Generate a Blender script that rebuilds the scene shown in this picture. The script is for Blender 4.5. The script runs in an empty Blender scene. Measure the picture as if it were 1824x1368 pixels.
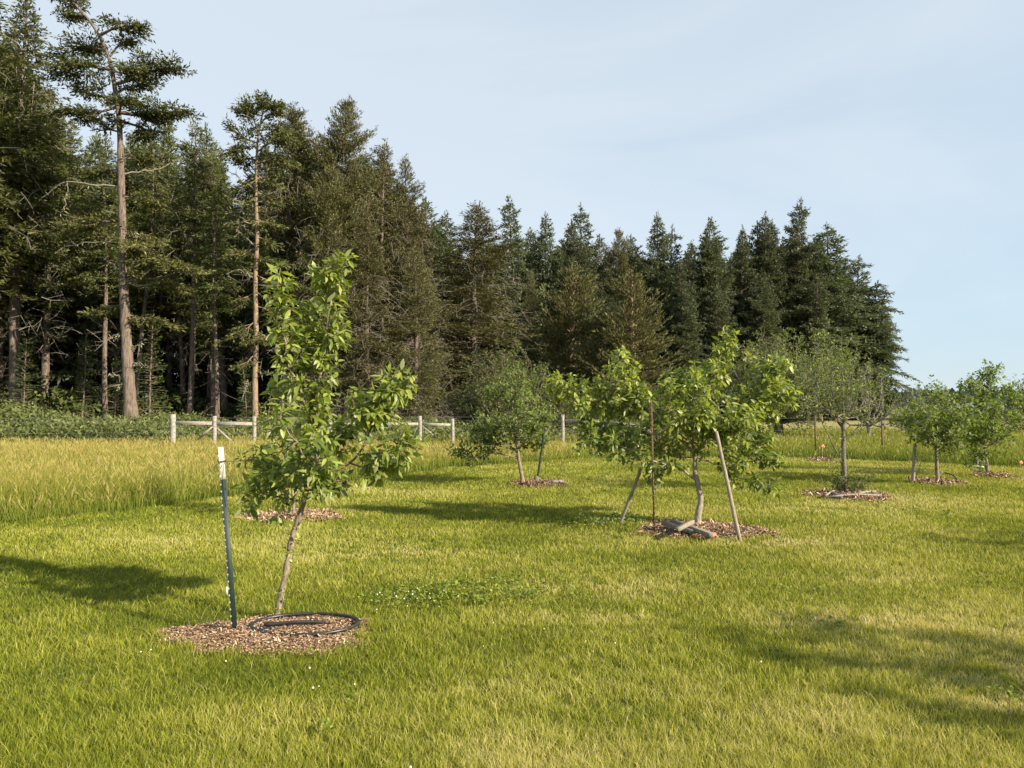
import bpy, math, random
import numpy as np
from mathutils import Vector
R = math.radians
C = bpy.context.scene.collection
S = bpy.context.scene

# ------------------------------------------------------------------ camera
FPX, HOR, CAMH = 1317.0, 725.0, 1.6
PITCH = math.atan((HOR - 684.0) / FPX)
cam_d = bpy.data.cameras.new('camera'); cam = bpy.data.objects.new('camera', cam_d); C.objects.link(cam)
cam.location = (0, 0, CAMH); cam.rotation_euler = (math.pi/2 + PITCH, 0, 0)
cam_d.sensor_width = 36; cam_d.lens = FPX/1824*36; cam_d.clip_start = .05; cam_d.clip_end = 6000
S.camera = cam
# ------------------------------------------------------------------ light
SUN_EL, SUN_AZ = 27.0, 119.0
w = bpy.data.worlds.new('World'); S.world = w; w.use_nodes = True
nt = w.node_tree; nt.nodes.clear(); N = nt.nodes.new; L = nt.links.new
sky = N('ShaderNodeTexSky'); sky.sky_type = 'NISHITA'; sky.sun_disc = False
sky.sun_elevation = R(SUN_EL); sky.sun_rotation = R(SUN_AZ); sky.air_density = 1.0; sky.dust_density = .3; sky.ozone_density = 1.6
tc = N('ShaderNodeTexCoord'); mp = N('ShaderNodeMapping'); mp.inputs['Scale'].default_value = (1.0, 1.0, 3.2); mp.inputs['Rotation'].default_value = (R(8), R(22), R(25))
nz = N('ShaderNodeTexNoise'); nz.inputs['Scale'].default_value = 1.5; nz.inputs['Detail'].default_value = 6; nz.inputs['Roughness'].default_value = .52; nz.inputs['Distortion'].default_value = .5
vd = N('ShaderNodeVectorMath'); vd.operation = 'DOT_PRODUCT'; vd.inputs[1].default_value = (-.42, .1, .30)     # thicker veil of high cloud towards the upper left
ad = N('ShaderNodeMath'); ad.operation = 'ADD'
cr = N('ShaderNodeValToRGB'); e = cr.color_ramp.elements; e[0].position = .38; e[0].color = (2.15, 2.70, 3.15, 1); e[1].position = .72; e[1].color = (2.85, 3.15, 3.4, 1)
mx = N('ShaderNodeMix'); mx.data_type = 'RGBA'; mx.inputs[0].default_value = .86
bg = N('ShaderNodeBackground'); bg.inputs[1].default_value = .10; ow = N('ShaderNodeOutputWorld')
L(tc.outputs['Generated'], mp.inputs[0]); L(mp.outputs[0], nz.inputs['Vector']); L(tc.outputs['Generated'], vd.inputs[0]); L(nz.outputs[0], ad.inputs[0]); L(vd.outputs['Value'], ad.inputs[1]); L(ad.outputs[0], cr.inputs[0])
L(cr.outputs[0], mx.inputs[7]); L(sky.outputs[0], mx.inputs[6]); L(mx.outputs[2], bg.inputs[0]); L(bg.outputs[0], ow.inputs[0])
sd = bpy.data.lights.new('sun', 'SUN'); sun = bpy.data.objects.new('sun', sd); C.objects.link(sun)
sd.energy = 4.0; sd.angle = R(.55); sd.color = (1, .87, .68)
sv = Vector((math.sin(R(SUN_AZ))*math.cos(R(SUN_EL)), math.cos(R(SUN_AZ))*math.cos(R(SUN_EL)), math.sin(R(SUN_EL))))
sun.rotation_euler = sv.to_track_quat('Z', 'Y').to_euler(); sun.location = sv*50
S.view_settings.view_transform = 'Standard'; S.view_settings.look = 'None'; S.view_settings.gamma = 1
S.view_settings.exposure = 1.38
S.cycles.max_bounces = 6; S.cycles.transmission_bounces = 4; S.cycles.diffuse_bounces = 3; S.cycles.glossy_bounces = 2

# ------------------------------------------------------------------ helpers
UP = np.array((0., 0., 1.))
def ray(px, py):
    x = (px-912)/FPX; y = (684-py)/FPX; c, s = math.cos(PITCH), math.sin(PITCH)
    return np.array((x, c - y*s, s + y*c))
def at(px, py, D):
    d = ray(px, py); return np.array((0, 0, CAMH)) + d*(D/d[1])
def gd(py): d = ray(912, py); return -CAMH/d[2]*d[1]
def gnd(px, py):
    d = ray(px, py); return np.array((0, 0, CAMH)) + d*(-CAMH/d[2])
def onp(px, py, z):
    d = ray(px, py); return np.array((0, 0, CAMH)) + d*((z-CAMH)/d[2])
def nrm(v): return v/(np.linalg.norm(v, axis=-1, keepdims=True)+1e-9)

class Geo:
    def __init__(s): s.v = []; s.f = []; s.t = []; s.n = 0
    def add(s, v, f, t):
        v = np.asarray(v, float).reshape(-1, 3); f = np.asarray(f, np.int64).reshape(-1, 3)
        s.v.append(v); s.f.append(f + s.n); s.n += len(v)
        s.t.append(np.broadcast_to(np.asarray(t, float), (len(v),)))
    def inst(s, tv, tf, P, X, Y, Z, sx, sy, sz, tint, bend=None):
        n = len(P); T = len(tv)
        u = tv[None, :, 0]*np.reshape(sx, (-1, 1)); vv = tv[None, :, 1]*np.reshape(sy, (-1, 1)); ww = tv[None, :, 2]*np.reshape(sz, (-1, 1))
        if bend is not None: ww = ww - np.reshape(bend, (-1, 1))*tv[None, :, 0]**2*np.reshape(sx, (-1, 1))
        V = P[:, None, :] + u[..., None]*X[:, None, :] + vv[..., None]*Y[:, None, :] + ww[..., None]*Z[:, None, :]
        F = tf[None]+(np.arange(n)*T)[:, None, None]
        tint = np.asarray(tint)
        if tint.ndim < 2: tint = np.repeat(np.broadcast_to(tint, (n,)), T)
        s.add(V.reshape(-1, 3), F.reshape(-1, 3), tint.reshape(-1))
    def tube(s, P, r, k=5, tint=.5, cap=False):
        P = np.asarray(P, float); n = len(P); r = np.broadcast_to(np.asarray(r, float), (n,))
        T = nrm(np.gradient(P, axis=0)); ref = np.array((1., 0, 0)) if abs(T[0][0]) < .8 else np.array((0, 1., 0))
        A = nrm(np.cross(T, ref)); B = np.cross(T, A)
        a = np.arange(k)*2*math.pi/k
        V = P[:, None] + (A[:, None]*np.cos(a)[None, :, None] + B[:, None]*np.sin(a)[None, :, None])*r[:, None, None]
        i = np.arange(n-1)[:, None]*k; j = np.arange(k)[None]; j2 = (j+1) % k
        q = np.stack([i+j, i+j2, i+k+j2, i+k+j], -1).reshape(-1, 4)
        F = np.concatenate([q[:, [0, 1, 2]], q[:, [0, 2, 3]]]); V = V.reshape(-1, 3)
        if cap:
            m = len(V); V = np.vstack([V, P[:1], P[-1:]]); jj = np.arange(k); j3 = (jj+1) % k
            F = np.vstack([F, np.stack([np.full(k, m), j3, jj], -1), np.stack([np.full(k, m+1), (n-1)*k+jj, (n-1)*k+j3], -1)])
        s.add(V, F, tint)
    def build(s, name, mat, parent=None, smooth=False):
        V = np.concatenate(s.v); F = np.concatenate(s.f); t = np.concatenate(s.t)
        me = bpy.data.meshes.new(name); me.vertices.add(len(V)); me.vertices.foreach_set('co', V.astype(np.float32).ravel())
        me.loops.add(F.size); me.loops.foreach_set('vertex_index', F.astype(np.int32).ravel())
        me.polygons.add(len(F)); me.polygons.foreach_set('loop_start', np.arange(0, F.size, 3, dtype=np.int32))
        me.attributes.new('tint', 'FLOAT', 'POINT').data.foreach_set('value', t.astype(np.float32))
        if smooth: me.polygons.foreach_set('use_smooth', np.ones(len(F), bool))
        me.update(calc_edges=True); me.materials.append(mat)
        return link(name, me, parent)
def link(name, me, parent=None):
    o = bpy.data.objects.new(name, me); C.objects.link(o)
    if parent:
        o.parent = parent; o.matrix_parent_inverse = parent.matrix_basis.inverted() if False else o.matrix_parent_inverse
    return o
def tag(o, label, cat, group=None, kind=None):
    o['label'] = label; o['category'] = cat
    if group: o['group'] = group
    if kind: o['kind'] = kind
    return o
def thing(name, loc, label, cat, group=None):
    e = bpy.data.objects.new(name, None); C.objects.link(e); e.location = loc; e.empty_display_size = .2
    return tag(e, label, cat, group)
class Off(Geo):                                   # geometry given in world space, stored relative to the thing's base
    def __init__(s, loc): super().__init__(); s.loc = np.asarray(loc, float)
    def build(s, name, mat, parent=None, smooth=False):
        s.v = [v - s.loc for v in s.v]; return super().build(name, mat, parent, smooth)

def vnoise(x, y, scale, seed):
    rg = np.random.RandomState(seed); g = rg.rand(256, 256)
    X = x/scale+1000.; Y = y/scale+1000.; xi = np.floor(X).astype(int); yi = np.floor(Y).astype(int); fx = X-xi; fy = Y-yi
    fx = fx*fx*(3-2*fx); fy = fy*fy*(3-2*fy); G = lambda a, b: g[a % 256, b % 256]
    return (G(xi, yi)*(1-fx)+G(xi+1, yi)*fx)*(1-fy)+(G(xi, yi+1)*(1-fx)+G(xi+1, yi+1)*fx)*fy

# ------------------------------------------------------------------ materials
def mat(name):
    m = bpy.data.materials.new(name); m.use_nodes = True; t = m.node_tree; b = t.nodes['Principled BSDF']; return m, t, b
def ramp(t, stops, src):
    r = t.nodes.new('ShaderNodeValToRGB'); e = r.color_ramp.elements
    while len(e) < len(stops): e.new(.5)
    for k, (p, c) in enumerate(stops): e[k].position = p; e[k].color = (*c, 1)
    t.links.new(src, r.inputs[0]); return r.outputs[0]
def foliage(name, stops, transl=.35, rough=.55, spec=.35, vary=0., pale=None, tcol=(1.25, 1.35, .5)):
    m, t, b = mat(name); a = t.nodes.new('ShaderNodeAttribute'); a.attribute_name = 'tint'
    col = ramp(t, stops, a.outputs['Fac'])
    if vary:
        oi = t.nodes.new('ShaderNodeObjectInfo'); hs = t.nodes.new('ShaderNodeHueSaturation')
        m1 = t.nodes.new('ShaderNodeMapRange'); m1.inputs[3].default_value = 1-vary; m1.inputs[4].default_value = 1+vary
        m2 = t.nodes.new('ShaderNodeMapRange'); m2.inputs[3].default_value = .5-vary*.07; m2.inputs[4].default_value = .5+vary*.06
        t.links.new(oi.outputs['Random'], m1.inputs[0]); t.links.new(oi.outputs['Random'], m2.inputs[0])
        t.links.new(m1.outputs[0], hs.inputs['Value']); t.links.new(m2.outputs[0], hs.inputs['Hue']); t.links.new(col, hs.inputs['Color']); col = hs.outputs[0]
    if pale:
        g = t.nodes.new('ShaderNodeNewGeometry'); mm = t.nodes.new('ShaderNodeMix'); mm.data_type = 'RGBA'
        t.links.new(g.outputs['Backfacing'], mm.inputs[0]); t.links.new(col, mm.inputs[6]); mm.inputs[7].default_value = (*pale, 1); fcol = mm.outputs[2]
    else: fcol = col
    t.links.new(fcol, b.inputs['Base Color']); b.inputs['Roughness'].default_value = rough; b.inputs['Specular IOR Level'].default_value = spec
    tr = t.nodes.new('ShaderNodeBsdfTranslucent'); ml = t.nodes.new('ShaderNodeMix'); ml.data_type = 'RGBA'; ml.blend_type = 'MULTIPLY'; ml.inputs[0].default_value = 1
    t.links.new(col, ml.inputs[6]); ml.inputs[7].default_value = (*tcol, 1); t.links.new(ml.outputs[2], tr.inputs[0])
    ms = t.nodes.new('ShaderNodeMixShader'); ms.inputs[0].default_value = transl
    t.links.new(b.outputs[0], ms.inputs[1]); t.links.new(tr.outputs[0], ms.inputs[2]); t.links.new(ms.outputs[0], t.nodes['Material Output'].inputs[0])
    return m
def rough_mat(name, c1, c2, scale=(8, 8, 8), rough=.85, bump=.4, c3=None, nscale=6, coord='Object', metal=0., bdist=.01):
    m, t, b = mat(name); tx = t.nodes.new('ShaderNodeTexCoord'); mp = t.nodes.new('ShaderNodeMapping'); mp.inputs['Scale'].default_value = scale
    n = t.nodes.new('ShaderNodeTexNoise'); n.inputs['Scale'].default_value = nscale; n.inputs['Detail'].default_value = 6; n.inputs['Roughness'].default_value = .65
    t.links.new(tx.outputs[coord], mp.inputs[0]); t.links.new(mp.outputs[0], n.inputs['Vector'])
    st = [(.32, c1), (.66, c2)] + ([(.8, c3)] if c3 else [])
    t.links.new(ramp(t, st, n.outputs[0]), b.inputs['Base Color']); b.inputs['Roughness'].default_value = rough; b.inputs['Metallic'].default_value = metal
    bp = t.nodes.new('ShaderNodeBump'); bp.inputs['Strength'].default_value = bump; bp.inputs['Distance'].default_value = bdist
    t.links.new(n.outputs[0], bp.inputs['Height']); t.links.new(bp.outputs[0], b.inputs['Normal']); return m
M = {}
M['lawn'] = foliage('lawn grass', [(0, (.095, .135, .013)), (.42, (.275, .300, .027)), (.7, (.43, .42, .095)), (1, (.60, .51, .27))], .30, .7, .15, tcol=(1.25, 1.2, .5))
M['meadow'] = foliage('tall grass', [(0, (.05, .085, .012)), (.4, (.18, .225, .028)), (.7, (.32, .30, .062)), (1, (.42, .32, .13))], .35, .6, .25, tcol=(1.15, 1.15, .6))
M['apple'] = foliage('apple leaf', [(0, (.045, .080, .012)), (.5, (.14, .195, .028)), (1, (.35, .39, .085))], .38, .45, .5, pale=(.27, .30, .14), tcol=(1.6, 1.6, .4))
M['applefar'] = foliage('orchard leaf', [(0, (.04, .07, .014)), (.5, (.115, .165, .030)), (1, (.27, .32, .07))], .36, .6, .2, vary=.08, pale=(.16, .20, .07), tcol=(1.5, 1.6, .4))
M['oldleaf'] = foliage('grey green leaf', [(0, (.045, .07, .016)), (.5, (.13, .165, .038)), (1, (.27, .30, .09))], .34, .6, .3, vary=.1)
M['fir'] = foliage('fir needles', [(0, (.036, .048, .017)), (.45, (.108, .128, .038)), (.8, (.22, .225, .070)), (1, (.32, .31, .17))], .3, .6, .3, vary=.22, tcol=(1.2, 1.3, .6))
M['firfar'] = foliage('hazed blue green needles', [(0, (.034, .046, .026)), (.45, (.092, .112, .055)), (.8, (.17, .185, .088)), (1, (.26, .26, .16))], .28, .6, .3, vary=.2, tcol=(1.1, 1.2, .8))  # distance haze put into the needle colour, bluer and lifted
M['pine'] = foliage('pine needles', [(0, (.028, .033, .014)), (.45, (.100, .104, .036)), (.8, (.20, .188, .065)), (1, (.30, .27, .15))], .18, .65, .25, vary=.15, tcol=(1.2, 1.1, .6))
M['youngfir'] = foliage('soft green needles', [(0, (.03, .06, .010)), (.5, (.075, .125, .018)), (1, (.15, .21, .04))], .3, .6, .3, vary=.1)
M['shrub'] = foliage('shrub leaf', [(0, (.025, .040, .010)), (.5, (.075, .098, .024)), (1, (.17, .19, .055))], .3, .6, .3, vary=.1)
M['bramble'] = foliage('bramble leaf', [(0, (.03, .046, .012)), (.5, (.10, .125, .034)), (1, (.25, .26, .10))], .3, .6, .3)
M['weed'] = foliage('weed leaf', [(0, (.08, .12, .018)), (.5, (.20, .25, .038)), (1, (.30, .34, .08))], .25, .6, .2)
M['lichen'] = foliage('lichen', [(0, (.12, .12, .07)), (.5, (.24, .24, .15)), (1, (.38, .38, .26))], .2, .9, .1)
M['bark'] = rough_mat('fir bark', (.070, .050, .038), (.24, .185, .145), (2.2, 2.2, .45), .95, 1., (.36, .31, .26), nscale=5, bdist=.12)
M['barkpale'] = rough_mat('pale pine bark', (.13, .09, .062), (.33, .245, .165), (2.2, 2.2, .4), .95, .9, (.42, .35, .26), nscale=5, bdist=.06)
M['branch'] = rough_mat('dead branch', (.13, .115, .09), (.33, .30, .24), (4, 4, 4), .95, .3)
M['applebark'] = rough_mat('apple bark', (.10, .075, .052), (.30, .245, .18), (14, 14, 5), .9, .7, (.44, .40, .32), nscale=3)
M['applebarkgrey'] = rough_mat('grey apple bark', (.16, .135, .10), (.38, .335, .26), (12, 12, 5), .9, .7, (.5, .47, .4), nscale=3)
M['oldbark'] = rough_mat('lichened bark', (.07, .06, .045), (.22, .20, .16), (5, 5, 5), .95, .6)
M['wood'] = rough_mat('weathered rail', (.20, .18, .15), (.38, .35, .31), (3, 3, 3), .85, .4, (.50, .47, .42), nscale=5)
M['stake'] = rough_mat('weathered stake', (.17, .14, .10), (.34, .29, .225), (30, 30, 3), .85, .4, (.44, .39, .31), nscale=2)
M['board'] = rough_mat('grey board', (.11, .10, .085), (.25, .225, .19), (20, 20, 3), .85, .5, (.34, .31, .26), nscale=3)
M['rust'] = rough_mat('rusty steel', (.05, .028, .018), (.13, .065, .035), (20, 20, 6), .8, .4, (.20, .11, .06), nscale=4)
M['green'] = rough_mat('dark green paint', (.006, .016, .014), (.014, .032, .027), (14, 14, 5), .6, .2, (.06, .07, .062), nscale=4)
M['white'] = rough_mat('chipped white paint', (.42, .39, .33), (.62, .59, .52), (10, 10, 6), .55, .2, (.82, .80, .74), nscale=4)
M['stud'] = rough_mat('bare stud', (.16, .17, .15), (.34, .34, .30), (30, 30, 30), .6, .1)
M['hose'] = rough_mat('black hose', (.012, .012, .013), (.030, .030, .032), (6, 6, 6), .38, .05, nscale=3)
M['cord'] = rough_mat('dark cord', (.03, .028, .025), (.08, .07, .055), (20, 20, 20), .8, .1)
M['wire'] = rough_mat('steel wire', (.10, .10, .095), (.26, .26, .25), (20, 20, 20), .6, .1, metal=.3)
M['tape'] = rough_mat('orange tape', (.62, .14, .07), (.80, .26, .14), (30, 30, 30), .5, .1)
M['tagm'] = rough_mat('white tag', (.62, .62, .60), (.80, .80, .78), (30, 30, 30), .5, .1)
M['petal'] = rough_mat('clover flower', (.60, .60, .50), (.80, .80, .72), (90, 90, 90), .8, .1)
def chip_mat():
    m, t, b = mat('wood chips'); a = t.nodes.new('ShaderNodeAttribute'); a.attribute_name = 'tint'
    t.links.new(ramp(t, [(0, (.055, .034, .022)), (.35, (.25, .155, .093)), (.7, (.48, .325, .20)), (1, (.68, .54, .38))], a.outputs['Fac']), b.inputs['Base Color'])
    b.inputs['Roughness'].default_value = .9; return m
M['chips'] = chip_mat()

# lawn edge (world XY), the mown grass lies on the near side
EDGE = [(-60, 2.5), (-14, 5.2), (-6.9, 10.0), (-4.8, 13.3), (-1.6, 19.2), (2.4, 23.0), (8.5, 23.4), (13.8, 19.9), (22, 17.5), (60, 14)]
ex = np.array([e[0] for e in EDGE]); ey = np.array([e[1] for e in EDGE])
def edge(x): return np.interp(x, ex, ey)

def ground_mat():
    m, t, b = mat('ground'); g = t.nodes.new('ShaderNodeNewGeometry')
    n1 = t.nodes.new('ShaderNodeTexNoise'); n1.inputs['Scale'].default_value = .5; n1.inputs['Detail'].default_value = 8
    n2 = t.nodes.new('ShaderNodeTexNoise'); n2.inputs['Scale'].default_value = 25; n2.inputs['Detail'].default_value = 6
    t.links.new(g.outputs['Position'], n1.inputs['Vector']); t.links.new(g.outputs['Position'], n2.inputs['Vector'])
    at_ = t.nodes.new('ShaderNodeAttribute'); at_.attribute_name = 'tint'
    ca = ramp(t, [(.3, (.055, .070, .014)), (.7, (.13, .13, .035))], n1.outputs[0])
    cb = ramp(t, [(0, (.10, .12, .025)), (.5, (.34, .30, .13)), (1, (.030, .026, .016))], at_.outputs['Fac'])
    mm = t.nodes.new('ShaderNodeMix'); mm.data_type = 'RGBA'; st = ramp(t, [(0, (0, 0, 0)), (.12, (1, 1, 1))], at_.outputs['Fac'])
    t.links.new(st, mm.inputs[0]); t.links.new(ca, mm.inputs[6]); t.links.new(cb, mm.inputs[7])
    m2 = t.nodes.new('ShaderNodeMix'); m2.data_type = 'RGBA'; m2.blend_type = 'MULTIPLY'; m2.inputs[0].default_value = 1
    t.links.new(mm.outputs[2], m2.inputs[6]); t.links.new(ramp(t, [(.3, (.5, .5, .5)), (.7, (1.25, 1.25, 1.25))], n2.outputs[0]), m2.inputs[7])
    t.links.new(m2.outputs[2], b.inputs['Base Color']); b.inputs['Roughness'].default_value = 1; b.inputs['Specular IOR Level'].default_value = .1
    return m
# forest front line (world): px, distance
FL = [(-700, 38), (-200, 41), (0, 43), (300, 46), (600, 49), (800, 56), (1000, 68), (1300, 82), (1600, 92), (1650, 95)]
FLX = np.array([(p-912)/FPX*d for p, d in FL]); FLD = np.array([d for p, d in FL])
xs = np.concatenate([[-2500, -900, -300], np.arange(-120, 121, 2.5), [300, 900, 2500]]); ys = np.concatenate([[-300, -40], np.arange(-10, 141, 2.5), [200, 400, 900, 2500]])
XX, YY = np.meshgrid(xs, ys); G = Geo()
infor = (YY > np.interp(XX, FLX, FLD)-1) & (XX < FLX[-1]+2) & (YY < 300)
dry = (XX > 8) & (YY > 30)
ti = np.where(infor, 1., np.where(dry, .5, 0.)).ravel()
nx = len(xs); ii = (np.arange(len(ys)-1)[:, None]*nx+np.arange(nx-1)[None]).ravel()
G.add(np.stack([XX.ravel(), YY.ravel(), 0*XX.ravel()], -1), np.concatenate([np.stack([ii, ii+1, ii+nx+1], -1), np.stack([ii, ii+nx+1, ii+nx], -1)]), ti)
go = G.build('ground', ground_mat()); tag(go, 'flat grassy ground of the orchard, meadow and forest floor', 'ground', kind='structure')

# ------------------------------------------------------------------ mulch beds: (cx,cy,rx,ry) in metres
def bed_px(x0, x1, y0, y1):
    cyp = (y0+y1)/2; a = gnd((x0+x1)/2, y0)[1]; b = gnd((x0+x1)/2, y1)[1]; D = (a+b)/2
    return ((x0+x1)/2-912)/FPX*D, D, (x1-x0)/2/FPX*D, (a-b)/2
BEDS = [bed_px(312, 668, 1100, 1170), bed_px(435, 614, 911, 931), bed_px(1135, 1358, 930, 962), bed_px(907, 1009, 859, 868),
        bed_px(1440, 1578, 876, 893), bed_px(1622, 1706, 855, 865), bed_px(1732, 1800, 845, 852), bed_px(1438, 1482, 818, 823)]
STRAW = [(1.6, 9.2, 1.9, .7), (-1.45, 8.2, 1.0, .8), (2.9, 4.5, .6, .32), (2.6, 4.0, .4, .22), (.55, 5.6, .45, .2), (3.4, 6.9, .7, .3), (3.2, 8.7, .9, .5), (6.5, 12.8, 1.4, .5), (.9, 6.6, .9, .4), (2.3, 5.6, .8, .4), (5.2, 11.6, 1.6, .7), (3.9, 5.3, .8, .5)]
def inbed(x, y, pad=1.):
    q = np.zeros(len(x), bool)
    for (cx, cy, rx, ry) in BEDS:
        an = np.arctan2((y-cy)/ry, (x-cx)/rx); wob = 1+.10*np.sin(3*an+cx)+.07*np.sin(5*an+cy)+.05*np.sin(11*an)
        q |= ((x-cx)/rx)**2+((y-cy)/ry)**2 < (wob*pad)**2
    return q

KV = np.array([[0, 0, 0], [.4, .5, -.08], [1, 0, 0], [.4, -.5, -.08]]); KF = np.array([[0, 1, 2], [0, 2, 3]])
# ------------------------------------------------------------------ lawn grass
rg = np.random.RandomState(7)
BL = np.array([[-.5, 0], [.5, 0], [-.42, .5], [.42, .5], [0, 1.]]); BF = np.array([[0, 1, 3], [0, 3, 2], [2, 3, 4]])
def blades(G, x, y, z, h, wd, lean, ang, t0, t1):
    n = len(x); fa = rg.rand(n)*math.pi          # facing
    wx, wy = np.cos(fa), np.sin(fa); lx, ly = np.cos(ang)*lean, np.sin(ang)*lean
    V = np.zeros((n, 5, 3)); s = BL[:, 0]; u = BL[:, 1]
    V[:, :, 0] = x[:, None]+s*(wd*wx)[:, None]+(u**1.7)*(lx*h)[:, None]
    V[:, :, 1] = y[:, None]+s*(wd*wy)[:, None]+(u**1.7)*(ly*h)[:, None]
    V[:, :, 2] = z[:, None]+u*(h*np.sqrt(np.maximum(.15, 1-lean**2*.7)))[:, None]
    F = BF[None]+(np.arange(n)*5)[:, None, None]
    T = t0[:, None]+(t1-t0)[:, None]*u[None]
    G.add(V.reshape(-1, 3), F.reshape(-1, 3), np.clip(T, 0, 1).reshape(-1))
def scatter(D0, D1, rho, pad=1.5, step=.25, lim=.72):
    X = []; Y = []
    d = D0
    while d < D1:
        st = step*max(1, d/4); hw = lim*d+pad; n = int(rho(d)*2*hw*st); X.append((rg.rand(n)*2-1)*hw); Y.append(d+rg.rand(n)*st); d += st
    return np.concatenate(X), np.concatenate(Y)
x, y = scatter(1.6, 25.5, lambda d: 23000*(2.6/max(d, 2.6))**1.75)
k = (y < edge(x)+.2) & (~inbed(x, y, .99) | (~inbed(x, y, .84) & (rg.rand(len(x)) < .16)) | (rg.rand(len(x)) < .008)); x = x[k]; y = y[k]
cl = vnoise(x, y, .09, 1); md = vnoise(x, y, .55, 2); lg = vnoise(x, y, 2.3, 3); st = vnoise(x*.5, y, .35, 4)
h = (.024+.028*cl*(.4+md))*(1+.25*rg.randn(len(x))).clip(.4, 1.8)*(1+.35*np.clip((4.2-y)/2, 0, 1)); 
ed = inbed(x, y, 1.12); h = np.where(ed, h*1.25, h)
wd = .0019*(np.maximum(y, 2.4)/2.6)**.86*(.7+.6*rg.rand(len(x)))
straw = np.zeros(len(x))
for (cx, cy, rx, ry) in STRAW: straw += .42*np.exp(-(((x-cx)/rx)**2+((y-cy)/ry)**2)*1.3)*(vnoise(x, y, .16, 9) > .35)
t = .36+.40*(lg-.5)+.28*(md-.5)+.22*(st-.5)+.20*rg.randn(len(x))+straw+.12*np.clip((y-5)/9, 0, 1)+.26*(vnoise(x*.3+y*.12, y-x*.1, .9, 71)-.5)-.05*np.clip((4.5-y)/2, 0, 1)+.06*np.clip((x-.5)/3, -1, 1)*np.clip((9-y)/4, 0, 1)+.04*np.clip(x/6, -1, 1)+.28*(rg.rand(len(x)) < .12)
h = h*(1-.5*np.clip(straw, 0, .7))
ang = rg.rand(len(x))*2*math.pi; lean = .25+.75*rg.rand(len(x))**1.3
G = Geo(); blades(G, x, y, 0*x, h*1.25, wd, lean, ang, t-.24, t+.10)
# long pale stems lying over the turf
n = 2600; sx, sy = scatter(2.2, 9, lambda d: 60*(3/max(d, 3))); kk = (sy < edge(sx)) & ~inbed(sx, sy, 1.02); sx = sx[kk]; sy = sy[kk]
blades(G, sx, sy, 0*sx+.01, .09+.07*rg.rand(len(sx)), .0022+.0*sx, .7+.5*rg.rand(len(sx)), rg.rand(len(sx))*6.3, .7+.1*rg.randn(len(sx)), .9+0*sx)
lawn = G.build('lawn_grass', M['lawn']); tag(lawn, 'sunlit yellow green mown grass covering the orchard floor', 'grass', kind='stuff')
print('lawn blades', len(x))
# broad-leaved weeds and clover growing in the turf
x, y = scatter(2.2, 17, lambda d: 900*(3/max(d, 3))**1.5); msk = (vnoise(x, y, .45, 61)+.5*vnoise(x, y, .13, 62) > 1.32)
for (cx, cy, rx, ry) in [(-.75, 6.1, .45, .22), (1.5, 10.2, .7, .5), (-.2, 6.4, .6, .4), ]: msk |= (((x-cx)/rx)**2+((y-cy)/ry)**2 < 1+.6*rg.randn(len(x)))
msk &= (y < edge(x)) & ~inbed(x, y, 1.); x = x[msk]; y = y[msk]; n = len(x); G = Geo()
x = np.repeat(x, 5); y = np.repeat(y, 5); n = len(x); P = np.stack([x+.02*rg.randn(n), y+.02*rg.randn(n), .035+.035*rg.rand(n)], -1); d = nrm(rg.randn(n, 3)*np.array((1, 1, .4))+UP*.15); z = nrm(UP+.5*rg.randn(n, 3)); yv = nrm(np.cross(z, d))
G.inst(KV, KF, P, d, yv, np.cross(d, yv), (.016+.016*rg.rand(n))*np.maximum(1, y/5)**.6, (.014+.012*rg.rand(n))*np.maximum(1, y/5)**.6, .01, np.clip(.35+.2*rg.randn(n), 0, 1))
tag(G.build('lawn_weeds', M['weed']), 'darker patches of clover and broad leaved weeds in the mown grass', 'weeds', kind='stuff')
# clover flowers
fx, fy = [], []
for (cx, cy, rx, ry, n) in [(-.75, 6.0, .35, .25, 22), (-.3, 4.9, 1.6, .7, 6), (-1.3, 4.5, 1.2, .4, 7), (1.5, 10.2, .4, .3, 40), (.4, 6.6, 1.8, .8, 5)]:
    fx.append(cx+rx*rg.randn(n)*.7); fy.append(cy+ry*rg.randn(n)*.7)
fx = np.concatenate(fx); fy = np.concatenate(fy); kk = ~inbed(fx, fy, 1.05); fx = fx[kk]; fy = fy[kk]; G = Geo()
for a, b in zip(fx, fy):
    r_ = .0035+.003*rg.rand(); hh = .055+.03*rg.rand()
    G.tube([(a, b, hh-r_), (a, b, hh-r_*.5), (a, b, hh), (a, b, hh+r_*.6), (a, b, hh+r_)], [r_*.3, r_*.95, r_, r_*.8, .0005], 6)
tag(G.build('clover_flowers', M['petal']), 'tiny white clover flower heads dotted in the lawn', 'flowers', kind='stuff')

# ------------------------------------------------------------------ tall meadow grass
x, y = scatter(7.5, 46, lambda d: 1500*(8/max(d, 8))**1.35, pad=3)
k = (y > edge(x)+.5*(vnoise(x, y, .35, 5)-.5)+1.0*(vnoise(x, y, 1.7, 6)-.5)) & (y < np.interp(x, FLX, FLD)-4); x = x[k]; y = y[k]; n = len(x)
e = y-edge(x); cl = vnoise(x, y, .5, 11); bg_ = vnoise(x, y, 3., 12)
right = np.clip((x-5)/5, 0, 1); far = np.clip((y-27)/3, 0, 1)*(1-right)
h = (.22+.34*cl*(.5+bg_)+.10*bg_)*(1-.3*np.clip((y-14)/10, 0, 1))*np.clip(.45+e*.7, .45, 1)*(1+.2*rg.randn(n)).clip(.5, 1.5)
wd = .0042*(y/8)**.9*(.7+.6*rg.rand(n))
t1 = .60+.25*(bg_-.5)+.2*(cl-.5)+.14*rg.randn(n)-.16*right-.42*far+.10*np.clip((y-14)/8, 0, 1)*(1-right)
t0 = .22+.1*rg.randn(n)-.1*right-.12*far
G = Geo(); ang = rg.rand(n)*2*math.pi; lean = .12+.5*rg.rand(n)**1.6
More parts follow.
